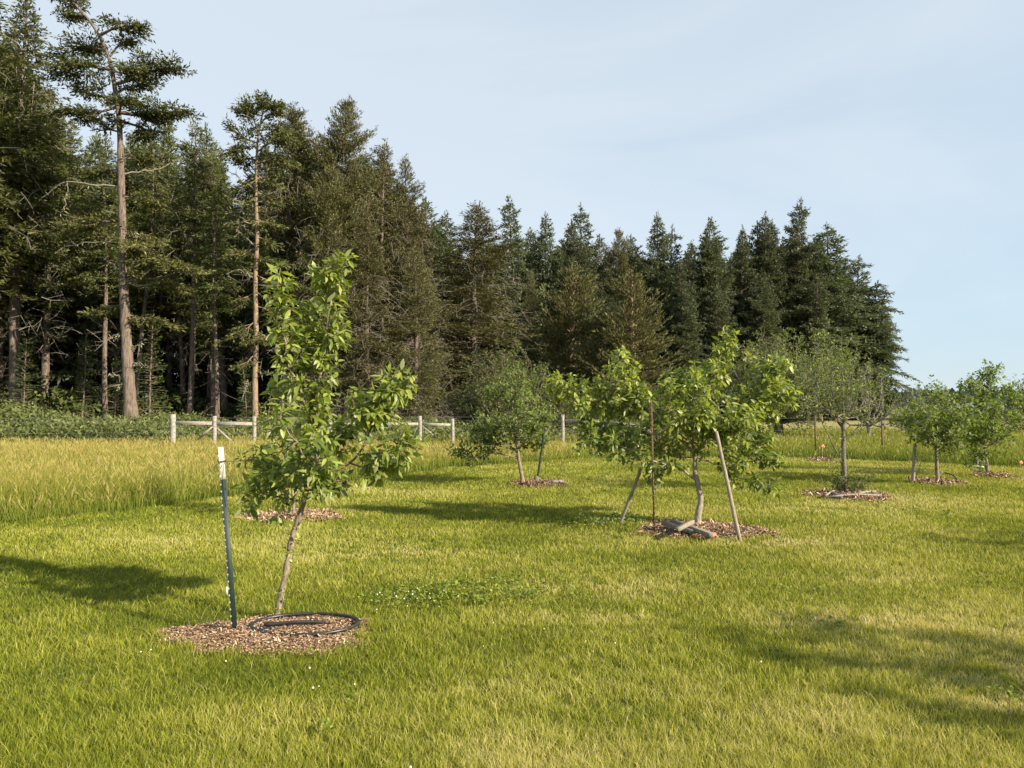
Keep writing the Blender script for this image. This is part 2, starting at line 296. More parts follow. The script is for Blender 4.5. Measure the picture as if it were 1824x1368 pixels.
blades(G, x, y, 0*x, h, wd, lean, ang, t0, t1)
# seed heads
m_ = rg.rand(n) < .30*(1-.55*right)*(1-.6*far); X = x[m_]; Y = y[m_]; H = h[m_]; A = ang[m_]; LN = lean[m_]; nn = len(X)
P = np.stack([X+np.cos(A)*LN*H*.8, Y+np.sin(A)*LN*H*.8, H*.88], -1); d = nrm(np.stack([np.cos(A)*.5, np.sin(A)*.5, 1+0*A], -1)+.3*rg.randn(nn, 3))
yv = nrm(np.cross(d, rg.randn(nn, 3))); G.inst(KV, KF, P, d, yv, np.cross(d, yv), .09+.08*rg.rand(nn), wd[m_]*1.7, .0+0*X, np.clip(.85+.12*rg.randn(nn)-.15*right[m_], 0, 1))
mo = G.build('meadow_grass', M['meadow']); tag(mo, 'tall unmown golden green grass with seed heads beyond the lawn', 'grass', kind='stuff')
print('meadow', n)

# ------------------------------------------------------------------ woody plants with leaves (orchard trees, shrubs)
LV = np.array([[0, 0, 0], [.28, .42, 0], [.28, 0, -.09], [.28, -.42, 0], [.66, .38, 0], [.66, 0, -.08], [.66, -.38, 0], [1, 0, 0]])
LV = LV*np.array([1, 1, 1]); LF = np.array([[0, 2, 1], [0, 3, 2], [1, 2, 5], [1, 5, 4], [2, 3, 6], [2, 6, 5], [4, 5, 7], [5, 6, 7]])
def smooth(P, n):
    P = np.asarray(P, float); s = np.concatenate([[0], np.cumsum(np.linalg.norm(np.diff(P, axis=0), axis=1))]); m = len(P)
    if m < 3:
        tt = np.linspace(0, 1, n)[:, None]; return P[0]*(1-tt)+P[-1]*tt
    t = np.gradient(P, s, axis=0); u = np.linspace(0, s[-1], n); k = np.clip(np.searchsorted(s, u, 'right')-1, 0, m-2)
    hh = (s[k+1]-s[k])[:, None]; f = ((u-s[k])/(s[k+1]-s[k]))[:, None]
    return (2*f**3-3*f**2+1)*P[k]+(f**3-2*f**2+f)*hh*t[k]+(-2*f**3+3*f**2)*P[k+1]+(f**3-f**2)*hh*t[k+1]
def leaves_along(G, P, spacing, ln, wr, tint, rng, simple=False, t0=0., droop=.35, tipn=4):
    s = np.concatenate([[0], np.cumsum(np.linalg.norm(np.diff(P, axis=0), axis=1))]); Lt = s[-1]
    n = max(2, int(Lt*(1-t0)/spacing)); u = np.concatenate([np.linspace(t0*Lt, Lt*.97, n), np.full(tipn, Lt)]); n = len(u)
    pos = np.stack([np.interp(u, s, P[:, i]) for i in range(3)], -1); T = nrm(np.gradient(P, axis=0)); tg = nrm(np.stack([np.interp(u, s, T[:, i]) for i in range(3)], -1))
    a = nrm(np.cross(tg, np.array([.3, .7, .64]))); b = np.cross(tg, a); ph = np.arange(n)*2.4+rng.rand()*6+rng.randn(n)*.4
    out = a*np.cos(ph)[:, None]+b*np.sin(ph)[:, None]
    d = nrm(out*.9+tg*(.35+.5*rng.rand(n))[:, None]+UP*(.15-droop*rng.rand(n))[:, None]+.18*rng.randn(n, 3))
    z = nrm(UP+.55*rng.randn(n, 3)+.25*tg); z = nrm(z-d*np.sum(z*d, -1, keepdims=True)); yv = np.cross(z, d)
    l = ln*(.55+.6*rng.rand(n)); l[-tipn:] *= .75; wv = l*wr*(.8+.4*rng.rand(n))
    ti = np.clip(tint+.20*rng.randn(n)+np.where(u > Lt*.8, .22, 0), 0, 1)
    pos = pos+d*(ln*.15)
    if simple: G.inst(KV, KF, pos, d, yv, z, l, wv, wv, ti)
    else: G.inst(LV, LF, pos, d, yv, z, l, wv, wv*(.6+.9*rng.rand(n)), ti, bend=.12+.75*rng.rand(n)**1.3)
def bough(W, G, P, r0, r1, p, rng, lvl=0):
    Ln = np.linalg.norm(np.diff(P, axis=0), axis=1).sum(); n = max(4, int(Ln/.06) if lvl == 0 else int(Ln/.07)); n = min(n, 40)
    Q = smooth(P, n) + (rng.randn(n, 3)*.006*p['wob'] if lvl == 0 else 0); rr = np.linspace(1, 0, n)**.8*(r0-r1)+r1
    W.tube(Q, rr, 8 if (lvl == 0 and r0 > .012) else 4, .5); return Q, Ln
def side_shoots(W, G, Q, Ln, p, rng, lvl, s0=.15, center=None):
    m = rng.poisson(max(.5, Ln*p['shoots'])) if lvl == 0 else rng.poisson(Ln*p['sub'])
    for _ in range(m):
        u = s0+(1-s0)*rng.rand(); i = min(len(Q)-2, int(u*(len(Q)-1))); b = Q[i]; tg = nrm(Q[i+1]-Q[i])
        ra = nrm(rng.randn(3)); ra = nrm(ra-tg*np.dot(ra, tg))
        d = nrm(tg*p['fwd']+ra*.9+UP*p['up']); l = p['len']*(.35+.9*rng.rand())*(1-.35*u)*(.6 if lvl else 1)
        e1 = b+d*l*.5+UP*l*.04; e2 = b+d*l+UP*l*p['lift']*(rng.rand()-.25)+.08*l*rng.randn(3)
        P2 = smooth([b, e1, e2], 6); r = p['tw']*(.6 if lvl else 1)
        W.tube(P2, np.linspace(r, r*.35, 6), 4, .5)
        leaves_along(G, P2, p['sp'], p['leaf'], p['wr'], p['tint'], rng, p['simple'], t0=.12, droop=p['droop'], tipn=p.get('tip', 4))
        if lvl == 0 and p['sub'] > 0: side_shoots(W, G, P2, l, p, rng, 1)
PD = dict(shoots=16, sub=4, len=.26, fwd=.45, up=.15, lift=.3, tw=.0035, sp=.030, leaf=.088, wr=.46, tint=.45, droop=.5, simple=False, wob=1.)
def orchard_tree(px, py, trunk, limbs, p, label, seed, group='orchard trees', bark='applebark', leafm='applefar', r=(.035, .02), name='apple_tree', D=None, lumps=0, cat='apple tree'):
    rng = np.random.RandomState(seed); base = gnd(px, py); D = D or base[1]; base[1] = D; base[2] = 0; base[0] = at(px, py, D)[0]
    th = thing(name, base, label, cat, group); W = Off(base); G = Off(base)
    def w3(pts): return [at(q[0], q[1], D+(q[2] if len(q) > 2 else 0)) for q in pts]
    T = w3(trunk); T[0] = base+np.array((0, 0, -.03)); n = 30; Q = smooth(T, n); rr = np.linspace(r[0], r[1], n)+r[0]*.5*np.exp(-np.arange(n)/1.6)+r[0]*.07*rng.randn(n)*(lumps or .5)
    W.tube(Q, rr, 12, .5)
    for lb in limbs:
        pts, r0, lf = lb[0], lb[1], (lb[2] if len(lb) > 2 else 1.); P = w3(pts); q = dict(p); q['shoots'] = p['shoots']*lf
        if len(lb) > 3: q.update(lb[3])
        Q, Ln = bough(W, G, P, r0, min(.003, r0), q, rng)
        if lf > 0:
            side_shoots(W, G, Q, Ln, q, rng, 0, s0=q.get('s0', .2))
            leaves_along(G, Q[len(Q)//2:], q['sp']*.8, q['leaf'], q['wr'], q['tint'], rng, q['simple'], droop=q['droop'])
    W.build('trunk', M[bark], th, True); G.build('crown', M[leafm], th, not p['simple']); return th, base, D

# ---- the young tree in front
front = dict(PD, shoots=26, sub=3.6, len=.20, up=.25, leaf=.096, wr=.45, sp=.028, tint=.52, fwd=.5, droop=.6)
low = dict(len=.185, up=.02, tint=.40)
th1, b1, D1 = orchard_tree(490, 1108,
  [(490, 1108), (497, 1075), (508, 1025), (514, 990), (524, 945), (534, 918), (546, 870)],
  [([(546, 870), (556, 800, .02), (562, 735, 0), (572, 660, -.03), (580, 600, .02), (588, 545, 0), (594, 500, 0), (608, 472, .02)], .019, 1.6, dict(len=.18, s0=.05)),
   ([(590, 545, 0), (585, 505, .03), (578, 478, .05)], .006, 1.8, dict(len=.12)),
   ([(560, 760, 0), (535, 700, -.08), (515, 650, -.1), (503, 590, -.1), (492, 530, -.08), (497, 478, -.06)], .010, 1.35, dict(len=.13)),
   ([(566, 700, 0), (552, 640, .05), (548, 590, .06), (549, 545, .06)], .008, 1.8, dict(len=.16)),
   ([(546, 870, 0), (515, 850, -.15), (480, 835, -.2), (455, 800, -.25)], .012, 1.3, low),
   ([(540, 895, 0), (505, 885, -.1), (470, 880, -.2), (440, 862, -.25)], .010, 1.25, dict(low, s0=.25)),
   ([(544, 880, 0), (520, 865, .2), (490, 850, .35), (465, 820, .4)], .010, 1.2, low),
   ([(548, 865, 0), (560, 845, -.3), (565, 820, -.45), (560, 770, -.5)], .010, 1.3, low),
   ([(550, 850, 0), (575, 835, .2), (600, 800, .35), (605, 750, .4)], .010, 1.2, low),
   ([(552, 830, 0), (530, 790, -.2), (505, 760, -.3), (490, 730, -.3)], .009, 1.2, low),
   ([(556, 800, 0), (530, 760, .2), (515, 720, .3), (500, 690, .3)], .008, .9, dict(low, len=.2)),
   ([(546, 875, 0), (570, 865, 0), (595, 862, -.1), (608, 840, -.1)], .009, 1.0, low),
   ([(552, 840, 0), (595, 838, .03), (635, 815, .05), (655, 775, .05), (672, 735, .05), (695, 705, .05), (712, 668, .05)], .011, 1.5, dict(len=.16, s0=.55, up=.2)),
   ([(640, 812, .05), (672, 808, 0), (705, 800, -.05), (742, 790, -.05)], .007, 1.7, dict(len=.17, up=0, s0=.2)),
   ([(625, 825, .05), (655, 835, .1), (690, 832, .15), (712, 815, .15)], .007, 1.7, dict(len=.17, up=-.05, s0=.2)),
   ([(655, 780, .05), (640, 735, .1), (633, 700, .1)], .006, 1.6, dict(len=.14)),
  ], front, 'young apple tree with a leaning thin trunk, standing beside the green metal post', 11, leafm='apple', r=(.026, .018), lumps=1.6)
# vine-like suckers on its trunk
rng = np.random.RandomState(5); W = Off(b1); G = Off(b1)
for k in range(26):
    u = rng.rand()**1.2; q = at(492+34*u+rng.randn()*1.5, 1102-165*u, D1); d = nrm(np.array([rng.randn(), rng.randn()-.4, .4+rng.rand()])); l = .03+.07*rng.rand()
    P = smooth([q, q+d*l*.6, q+d*l+UP*.01], 4); W.tube(P, [.0018, .0015, .0013, .001], 4); leaves_along(G, P, .022, .034, .7, .95, rng, False, t0=.3, tipn=2)
sk = W.build('sucker_shoots', M['applebark'], th1); sk['kind'] = 'stuff'; G.build('sucker_leaves', M['apple'], sk, True)

# ---- young tree hidden behind it on its own mulch
small = dict(PD, shoots=15, sub=3, len=.26, leaf=.075, wr=.42, tint=.55, simple=False, sp=.034)
orchard_tree(524, 921, [(524, 921), (522, 890), (520, 850), (518, 810)],
  [([(518, 812), (512, 770, 0), (505, 720, 0), (500, 660, 0)], .014, 1., dict(tint=.75)), ([(520, 830), (495, 790, .1), (480, 750, .1), (484, 690, .1)], .01, 1, dict(tint=.75)),
   ([(518, 820), (550, 790, .2), (560, 740, .2)], .01, 1), ([(520, 835), (480, 830, -.3), (458, 800, -.3)], .01, .8), ([(520, 840), (545, 800, -.4), (570, 780, -.5)], .01, .8)],
  small, 'small grey green apple tree mostly hidden behind the nearest apple tree', 12, leafm='oldleaf', r=(.026, .016))

# ---- spreading tree held by props
sp = dict(PD, shoots=31, sub=4.2, len=.27, leaf=.101, wr=.56, tint=.55, sp=.034, tw=.004, up=.12, droop=.75, fwd=.5)
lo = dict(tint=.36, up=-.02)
th3, b3, D3 = orchard_tree(1241, 939, [(1241, 939), (1244, 915, 0), (1248, 888, 0), (1243, 862, 0), (1238, 840, 0), (1238, 808, 0)],
  [([(1236, 852, 0), (1212, 836, -.15), (1187, 827, -.3), (1160, 845, -.4)], .018, 1.0, dict(lo, s0=.45)),
   ([(1187, 827, -.3), (1160, 820, -.35), (1120, 800, -.3), (1075, 790, -.3), (1040, 778, -.3)], .014, 1.6, lo),
   ([(1238, 810, 0), (1212, 783, -.1), (1187, 764, -.2), (1166, 743, -.25), (1130, 715, -.25), (1113, 680, -.2), (1100, 628, -.2)], .024, 1.05, dict(s0=.4)),
   ([(1166, 743, -.25), (1120, 738, -.2), (1058, 716, -.1), (1037, 703, -.1), (1005, 690, 0), (975, 688, 0)], .013, 1.6, dict(len=.26, tint=.7)),
   ([(1060, 716, -.1), (1045, 735, -.1), (1030, 755, -.1)], .008, 1.0),
   ([(1130, 800, -.3), (1100, 780, .1), (1070, 765, .2), (1050, 770, .2)], .010, 1.5, lo),
   ([(1187, 764, -.2), (1165, 775, .3), (1130, 770, .5), (1095, 745, .6)], .012, 1.0),
   ([(1150, 730, -.25), (1125, 700, -.1), (1085, 690, 0), (1060, 690, 0)], .010, .9),
   ([(1238, 809, 0), (1230, 777, .1), (1222, 740, .2), (1205, 700, .3), (1180, 680, .3)], .018, .8, dict(s0=.4)),
   ([(1238, 809, 0), (1234, 780, -.2), (1240, 740, -.4), (1235, 700, -.5), (1240, 665, -.5)], .016, 1.0, dict(s0=.4)),
   ([(1238, 809, 0), (1255, 789, 0), (1273, 772, 0), (1313, 727, .1), (1345, 706, .1), (1375, 680, .1), (1394, 645, .1)], .024, 1.1, dict(s0=.4)),
   ([(1273, 772, 0), (1280, 730, 0), (1272, 690, 0), (1279, 645, 0), (1290, 615, 0), (1299, 594, 0)], .013, .8, dict(len=.2)),
   ([(1222, 740, .2), (1245, 700, .2), (1262, 680, .2), (1270, 660, .2)], .010, 1.2),
   ([(1313, 727, .1), (1350, 735, -.1), (1385, 715, -.2), (1408, 692, -.2)], .012, 1.2),
   ([(1345, 706, .1), (1350, 670, .2), (1340, 640, .2)], .009, 1.1),
   ([(1262, 782, 0), (1290, 770, -.3), (1320, 755, -.5), (1345, 745, -.6)], .012, 1.2, dict(s0=.25)),
   ([(1262, 782, 0), (1290, 775, .3), (1320, 770, .5), (1355, 770, .6)], .012, 1.1, lo),
   ([(1238, 812, 0), (1262, 822, -.1), (1290, 830, -.15), (1330, 816, -.15), (1370, 818, -.15), (1390, 811, -.15)], .013, .9, dict(lo, s0=.3, len=.18)),
   ([(1290, 830, -.15), (1305, 845, -.1), (1335, 855, -.1), (1365, 862, -.1), (1388, 866, -.1)], .008, 1.0, dict(lo, len=.14)),
   ([(1290, 828, -.15), (1310, 805, 0), (1335, 790, 0), (1365, 770, 0)], .009, 1.1, lo),
   ([(1238, 806, 0), (1226, 782, -.3), (1214, 758, -.5), (1200, 744, -.6)], .010, 1.2),
   ([(1258, 786, 0), (1262, 765, -.3), (1252, 748, -.5), (1240, 735, -.6)], .010, 1.3),
   ([(1187, 764, -.2), (1194, 738, -.1), (1192, 712, 0), (1200, 690, 0)], .009, 1.1),
   ([(1205, 700, .3), (1212, 682, .3), (1225, 664, .3)], .008, 1.3),
   ([(1273, 772, 0), (1295, 752, -.3), (1312, 745, -.4)], .009, 1.2),
   ([(1236, 815, 0), (1215, 812, .2), (1190, 800, .3), (1170, 790, .3)], .010, 1., lo),
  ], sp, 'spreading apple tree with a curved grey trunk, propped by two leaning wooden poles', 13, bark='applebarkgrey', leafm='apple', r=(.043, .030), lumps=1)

# ---- slender tree left of centre
far = dict(PD, shoots=21, sub=5.5, len=.40, leaf=.095, wr=.6, tint=.5, sp=.038, simple=True, tw=.005, up=.15)
orchard_tree(933, 863, [(933, 863), (928, 840), (924, 817), (921, 795), (916, 765)],
  [([(916, 770), (914, 740, 0), (911, 700, 0), (908, 660, 0)], .018, 1.1, dict(len=.4)), ([(924, 800), (925, 750, .2), (930, 700, .2), (935, 666, .2)], .014, 1., dict(len=.3)),
   ([(926, 818, 0), (910, 813, 0), (894, 809, 0), (870, 808, 0), (850, 815, 0), (832, 820, 0), (812, 800, 0)], .016, 1.25, dict(s0=.4, tint=.3, len=.28)),
   ([(894, 809, 0), (880, 790, .1), (866, 765, .1), (868, 745, .1)], .011, 1.5, dict(tint=.3)), ([(922, 805), (900, 795, .3), (872, 775, .4), (845, 762, .4)], .011, 1.2, dict(tint=.35, len=.34)), ([(894, 809, 0), (862, 795, -.1), (840, 785, -.1)], .009, 1.4, dict(tint=.3, len=.3)), ([(918, 785), (895, 760, -.4), (878, 735, -.5)], .011, 1.1), ([(920, 790), (905, 745, .4), (888, 700, .5), (865, 692, .5)], .011, 1.),
   ([(922, 800), (945, 780, -.3), (958, 760, -.4), (965, 740, -.4)], .012, 1.4), ([(920, 790), (945, 790, .3), (965, 790, .4)], .01, 1.3), ([(916, 765), (935, 740, -.5), (950, 715, -.6)], .011, 1.2), ([(916, 765), (940, 745, .5), (975, 745, .7), (990, 738, .7)], .010, .9)],
  far, 'apple tree with a low limb reaching left, leaning thin metal stake at its right', 14, r=(.042, .026))
# ---- airy taller tree with brush at its foot
airy = dict(PD, shoots=7, sub=5, len=.45, leaf=.075, wr=.45, tint=.55, sp=.042, simple=True, tw=.005, up=.35, droop=.5)
L4 = [([(1502, 757), (1501, 700, 0), (1500, 640, 0), (1498, 590, 0)], .018, 1.)]
for k, (ax, ay, az) in enumerate([(1450, 600, .3), (1425, 640, -.3), (1408, 690, .2), (1470, 615, -.5), (1530, 600, .2), (1550, 640, -.4), (1565, 670, .3), (1520, 640, .8), (1480, 660, .9), (1515, 650, -.9), (1440, 710, -.6), (1570, 710, .1), (1464, 592, .1), (1535, 690, -.8), (1420, 660, .6)]):
    L4.append(([(1502, 765-(k % 4)*9), ((1502*2+ax)/3, 742-(k % 3)*6, az*.3), ((1502+ax*2)/3, (745+ay*2)/3, az*.7), (ax, ay, az)], .013, .95))
L4 += [([(1494, 812, 0), (1478, 780, 0), (1462, 745, 0), (1458, 700, 0)], .012, .35), ([(1502, 790, 0), (1525, 765, 0), (1545, 742, 0), (1560, 700, 0)], .010, .6), ([(1503, 830, 0), (1490, 815, 0), (1470, 790, 0)], .008, .25)]
th4, b4, D4 = orchard_tree(1505, 880, [(1505, 880), (1504, 850), (1502, 800), (1502, 755)], L4, airy, 'taller airy apple tree with grey bark and leafy suckers around its foot', 15, bark='oldbark', leafm='oldleaf', r=(.046, .034), lumps=1.4)
W = Off(b4); G = Off(b4); rng = np.random.RandomState(3)
for k in range(70):
    q = b4+np.array([rng.randn()*.13+.05, rng.randn()*.12, 0]); e_ = q+np.array([rng.randn()*.13, rng.randn()*.13, .12+.28*rng.rand()])
    P = smooth([q, (q+e_)/2+UP*.03, e_], 5); W.tube(P, .003, 4); leaves_along(G, P, .03, .065, .5, .35, rng, True, t0=.1)
sk = W.build('sucker_shoots', M['applebark'], th4); sk['kind'] = 'stuff'; G.build('sucker_leaves', M['shrub'], sk)
# ---- two small trees at the right
orchard_tree(1671, 861, [(1671, 861), (1669, 840), (1668, 815), (1668, 785)],
  [([(1668, 790), (1665, 750, 0), (1658, 715, 0), (1655, 692, 0)], .016, 1.2), ([(1668, 800), (1640, 780, 0), (1615, 755, 0), (1592, 738, 0)], .013, 1.2), ([(1668, 800), (1650, 770, -.5), (1630, 740, -.6), (1612, 742, -.5)], .012, 1.2),
   ([(1668, 795), (1690, 770, .2), (1715, 745, .2), (1720, 715, .2), (1725, 682, .2)], .013, 1.), ([(1668, 805), (1695, 790, -.4), (1722, 790, -.5)], .012, 1.4), ([(1668, 800), (1690, 760, -.4), (1705, 735, -.5)], .012, 1.2), ([(1668, 795), (1680, 750, .6), (1690, 710, .8)], .012, 1.2), ([(1668, 790), (1640, 750, .6), (1625, 720, .8)], .012, 1.), ([(1658, 720), (1675, 705, 0), (1688, 695, 0)], .008, .8)],
  far, 'small dense apple tree between a wooden stake and the rightmost apple tree', 16, r=(.042, .028))
orchard_tree(1760, 847, [(1760, 847), (1757, 825), (1753, 800), (1751, 780)],
  [([(1752, 795), (1758, 750, 0), (1764, 700, 0), (1769, 656, 0)], .017, 1.3, dict(tint=.55)), ([(1752, 790), (1745, 750, 0), (1748, 700, .2), (1747, 668, .2)], .013, 1.1), ([(1752, 800), (1735, 785, -.3), (1722, 765, -.3), (1708, 755, -.3)], .012, 1.1),
   ([(1752, 800), (1775, 785, -.3), (1800, 765, -.3), (1822, 750, -.3)], .013, 1.3), ([(1752, 795), (1775, 760, .4), (1795, 720, .4), (1800, 690, .4)], .013, 1.2), ([(1752, 800), (1770, 780, .8), (1790, 770, 1.)], .012, 1.1), ([(1752, 795), (1735, 760, .8), (1725, 735, .9)], .012, 1.), ([(1752, 795), (1765, 750, -.7), (1775, 720, -.9)], .012, 1.3), ([(1752, 800), (1745, 820, -.3), (1735, 815, -.4)], .008, 1.1, dict(tint=.2))],
  far, 'upright pale green apple tree farthest right in the orchard', 17, r=(.045, .03))

# ---- orchard trees standing just right of the frame (they cast the shadows on the lawn)
def round_tree(x, y, H, Wd, label, seed, p, group, name='apple_tree', leafm='applefar', bark='applebark', nl=12, r=.045, fork=.32, cat='apple tree', lim=1.):
    rng = np.random.RandomState(seed); base = np.array((x, y, 0.)); th = thing(name, base, label, cat, group); W = Off(base); G = Off(base)
    T = smooth([base-UP*.05, base+UP*H*fork*.5+rng.randn(3)*.01*H, base+UP*H*fork], 14); W.tube(T, np.linspace(r, r*.7, 14)+r*.5*np.exp(-np.arange(14)), 9)
    for k in range(nl):
        a = k*2.4+rng.rand()*.5; e = T[-1-(k % 3)*1]; ele = (k+.5)/nl; out = np.array([math.cos(a), math.sin(a), 0])
        tipz = H*(fork+.08+(1-fork-.08)*ele**.8); rad = Wd*(1-.55*ele**2)*(.75+.4*rng.rand()) if ele < .9 else Wd*.15
        tip = base+out*rad+UP*tipz; mid = e*.5+tip*.5+out*rad*.15-UP*H*.05+rng.randn(3)*.03*H
        Q, Ln = bough(W, G, [e, mid, tip], r*.45, .003, p, rng); side_shoots(W, G, Q, Ln, p, rng, 0, s0=.2)
    W.build('trunk', M[bark], th, True); G.build('crown', M[leafm], th); return th
offp = dict(far, shoots=10)
round_tree(6.15, 2.8, 2.7, 1.15, 'bushy apple tree standing just beyond the right edge of view near the camera', 21, offp, 'orchard trees')
round_tree(9.6, 6.9, 2.7, 1.1, 'apple tree standing beyond the right edge of view, behind the nearest one', 22, offp, 'orchard trees')

# ------------------------------------------------------------------ mulch beds
BL_ = ['large mulch bed of wood chips around the nearest apple tree', 'mulch bed of wood chips under the half hidden small apple tree', 'mulch bed under the spreading propped apple tree', 'thin dark mulch bed under the tree with the low left limb',
       'mulch bed with cut sticks under the taller airy apple tree', 'mulch bed under the small dense apple tree and its stake', 'mulch bed under the farthest right apple tree', 'small bare mulch bed beside the orange flag by the meadow']
CV = np.array([[0, -.5, 0], [1, -.4, 0], [1, .45, 0], [0, .5, 0], [0, -.5, .12], [1, -.4, .12], [1, .45, .12], [0, .5, .12]])
CF = np.array([[4, 5, 6], [4, 6, 7], [0, 1, 5], [0, 5, 4], [1, 2, 6], [1, 6, 5], [2, 3, 7], [2, 7, 6], [3, 0, 4], [3, 4, 7]])
for bi, (cx, cy, rx, ry) in enumerate(BEDS):
    G = Off((cx, cy, 0)); na = 64; rr = np.linspace(0, 1, 9); an = np.arange(na)*2*math.pi/na; wob = 1+.10*np.sin(3*an+cx)+.07*np.sin(5*an+cy)+.05*np.sin(11*an)
    hz = .035 if bi in (0, 2) else .05
    zf = lambda q: hz*(1-q**2)**1
    V = np.stack([cx+rr[:, None]*rx*(wob*np.cos(an))[None], cy+rr[:, None]*ry*(wob*np.sin(an))[None], .006+zf(rr)[:, None]+0*an[None]], -1).reshape(-1, 3)
    i = np.arange(8)[:, None]*na; j = np.arange(na)[None]; j2 = (j+1) % na; q = np.stack([i+j, i+na+j, i+na+j2, i+j2], -1).reshape(-1, 4)
    G.add(V, np.concatenate([q[:, [0, 1, 2]], q[:, [0, 2, 3]]]), .12)
    sc = [.74, 1.6, 1.5, 2.2, 2, 2.2, 2.3, 2.5][bi]; n = int(min(22000, 7200*rx*ry*3.14/sc**1.6)); q = np.sqrt(rg.rand(n))*1.02+.12*rg.rand(n)**6; a = rg.rand(n)*6.283; wb = 1+.10*np.sin(3*a+cx)+.07*np.sin(5*a+cy)+.05*np.sin(11*a)
    P = np.stack([cx+q*rx*wb*np.cos(a), cy+q*ry*wb*np.sin(a), .010+zf(np.minimum(q, 1))+.012*rg.rand(n)], -1)
    d = nrm(np.stack([rg.randn(n), rg.randn(n), .35*rg.randn(n)], -1)); yv = nrm(np.cross(d, UP)+.35*rg.randn(n, 3)); z = np.cross(d, yv)
    l = (.012+.035*rg.rand(n)**1.6)*sc; wv = np.minimum(l*.6, (.006+.010*rg.rand(n))*sc)
    tt = np.clip(.44+.28*rg.randn(n)+.5*(rg.rand(n) < .06)-.2*(vnoise(P[:, 0], P[:, 1], .18, 31)-.4), 0, 1)
    if bi == 3: tt *= .6
    G.inst(CV, CF, P, d, yv, z, l, wv, wv, tt)
    o = G.build('mulch_bed', M['chips']); o.location = (cx, cy, 0); tag(o, BL_[bi], 'mulch bed', 'mulch beds', 'stuff')
G = Geo()

# ------------------------------------------------------------------ small built things
def box(G, P0, P1, w_, h_, up=UP, tint=.5, ch=.15):
    P0 = np.asarray(P0, float); P1 = np.asarray(P1, float); x_ = nrm(P1-P0); y_ = nrm(np.cross(up, x_)); z_ = np.cross(x_, y_); c = ch*min(w_, h_)
    pr = [(-w_/2+c, -h_/2), (w_/2-c, -h_/2), (w_/2, -h_/2+c), (w_/2, h_/2-c), (w_/2-c, h_/2), (-w_/2+c, h_/2), (-w_/2, h_/2-c), (-w_/2, -h_/2+c)]
    V = [P+y_*a+z_*b for P in (P0, P1) for a, b in pr]; F = []
    for i in range(8): j = (i+1) % 8; F += [(i, j, 8+j), (i, 8+j, 8+i)]
    for i in range(1, 7): F += [(0, i+1, i), (8, 8+i, 9+i)]
    G.add(V, F, tint)
# green T post
pb = gnd(419, 1133); pt = at(393, 796, pb[1]-.02); ax = nrm(pt-pb); Lp = np.linalg.norm(pt-pb)
th = thing('fence_post', pb, 'dark green metal T-post with a white painted top, leaning beside the nearest apple tree', 'metal post')
sd_ = nrm(np.cross(ax, np.array((0, 1., 0)))); fr = nrm(np.cross(sd_, ax))
def rotv(v, a): return v*math.cos(a)+np.cross(ax, v)*math.sin(a)
fl = rotv(sd_, R(28)); wb = rotv(fl, R(90)) ; wb = wb if wb[1] > 0 else -wb
def tpost(nm, m, a, b, base=pb, parent=None):
    W = Off(pb); p0 = base+ax*a*Lp; p1 = base+ax*b*Lp
    box(W, p0, p1, .036, .004, up=wb); box(W, p0+wb*.017, p1+wb*.017, .004, .030, up=wb); return W.build(nm, m, parent)
tpost('post', M['green'], -.05, .828, parent=th); tpost('painted_top', M['white'], .8281, 1, parent=th)
for m, ra in ((M['stud'], (.03, .82)), (M['white'], (.84, .985))):
    k = ra[0]
    while k < ra[1]:
        W = Off(pb); q = pb+ax*k*Lp-fl*.020*(1 if fl[0] > 0 else -1)-wb*.004; box(W, q, q+ax*.012, .010, .010, up=wb); W.build('stud', m, th)
        k += .0365
# cord from post to tree, loop, tag
c0 = at(404, 822, pb[1]-.03); W = Geo()
pts = [c0, at(425, 821, pb[1]+.05), at(470, 812, D1-.1), at(520, 800, D1-.02), at(556, 800, D1)]
W.tube(smooth(pts, 20), .0022, 5)
a_ = np.linspace(0, 2*math.pi, 24); cc = pb+ax*Lp*.922; W.tube([cc+sd_*.026*math.cos(t_)+fr*.022*math.sin(t_)+ax*.004*math.sin(t_*2) for t_ in a_], .0026, 5)
W.tube([cc+ax*.006+sd_*.027*math.cos(t_)+fr*.023*math.sin(t_) for t_ in a_], .0024, 5)
W.tube(smooth([at(396, 823, pb[1]-.04), at(384, 829, pb[1]-.05), at(382, 840, pb[1]-.05), at(388, 839, pb[1]-.05), at(396, 828, pb[1]-.04)], 20), .0022, 5)
W.tube(smooth([c0, at(407, 850, pb[1]-.05), at(408, 900, pb[1]-.03)], 10), .0018, 5)
tag(W.build('tie_cord', M['cord']), 'thin dark cord tied around the white post top and stretched to the apple tree', 'cord')
th = thing('plant_tag', at(404, 1040, pb[1]-.05), 'small white plastic tag hanging on a thread beside the green post', 'tag'); lc = at(404, 1040, pb[1]-.05)
W = Off(lc); W.tube(smooth([at(398, 900, pb[1]-.05), at(403, 970, pb[1]-.05), at(404, 1046, pb[1]-.05)], 12), .0014, 4); W.build('thread', M['cord'], th)
W = Off(lc); box(W, at(404.5, 1045, pb[1]-.05), at(403.5, 1060, pb[1]-.05), .014, .003, up=np.array((0, 1., 0))); W.build('label_strip', M['tagm'], th)
# orange tape on the tree
W = Geo(); q = at(556, 800, D1-.06)
for k in range(5):
    a = rng.rand()*6.28; e_ = q+np.array((math.cos(a)*.05, -.03, math.sin(a)*.03)); box(W, q, e_, .012, .001, up=np.array((0, 1., .3)))
tag(W.build('flagging_tape', M['tape']), 'scrap of orange tape tied round the nearest apple tree stem', 'tape')
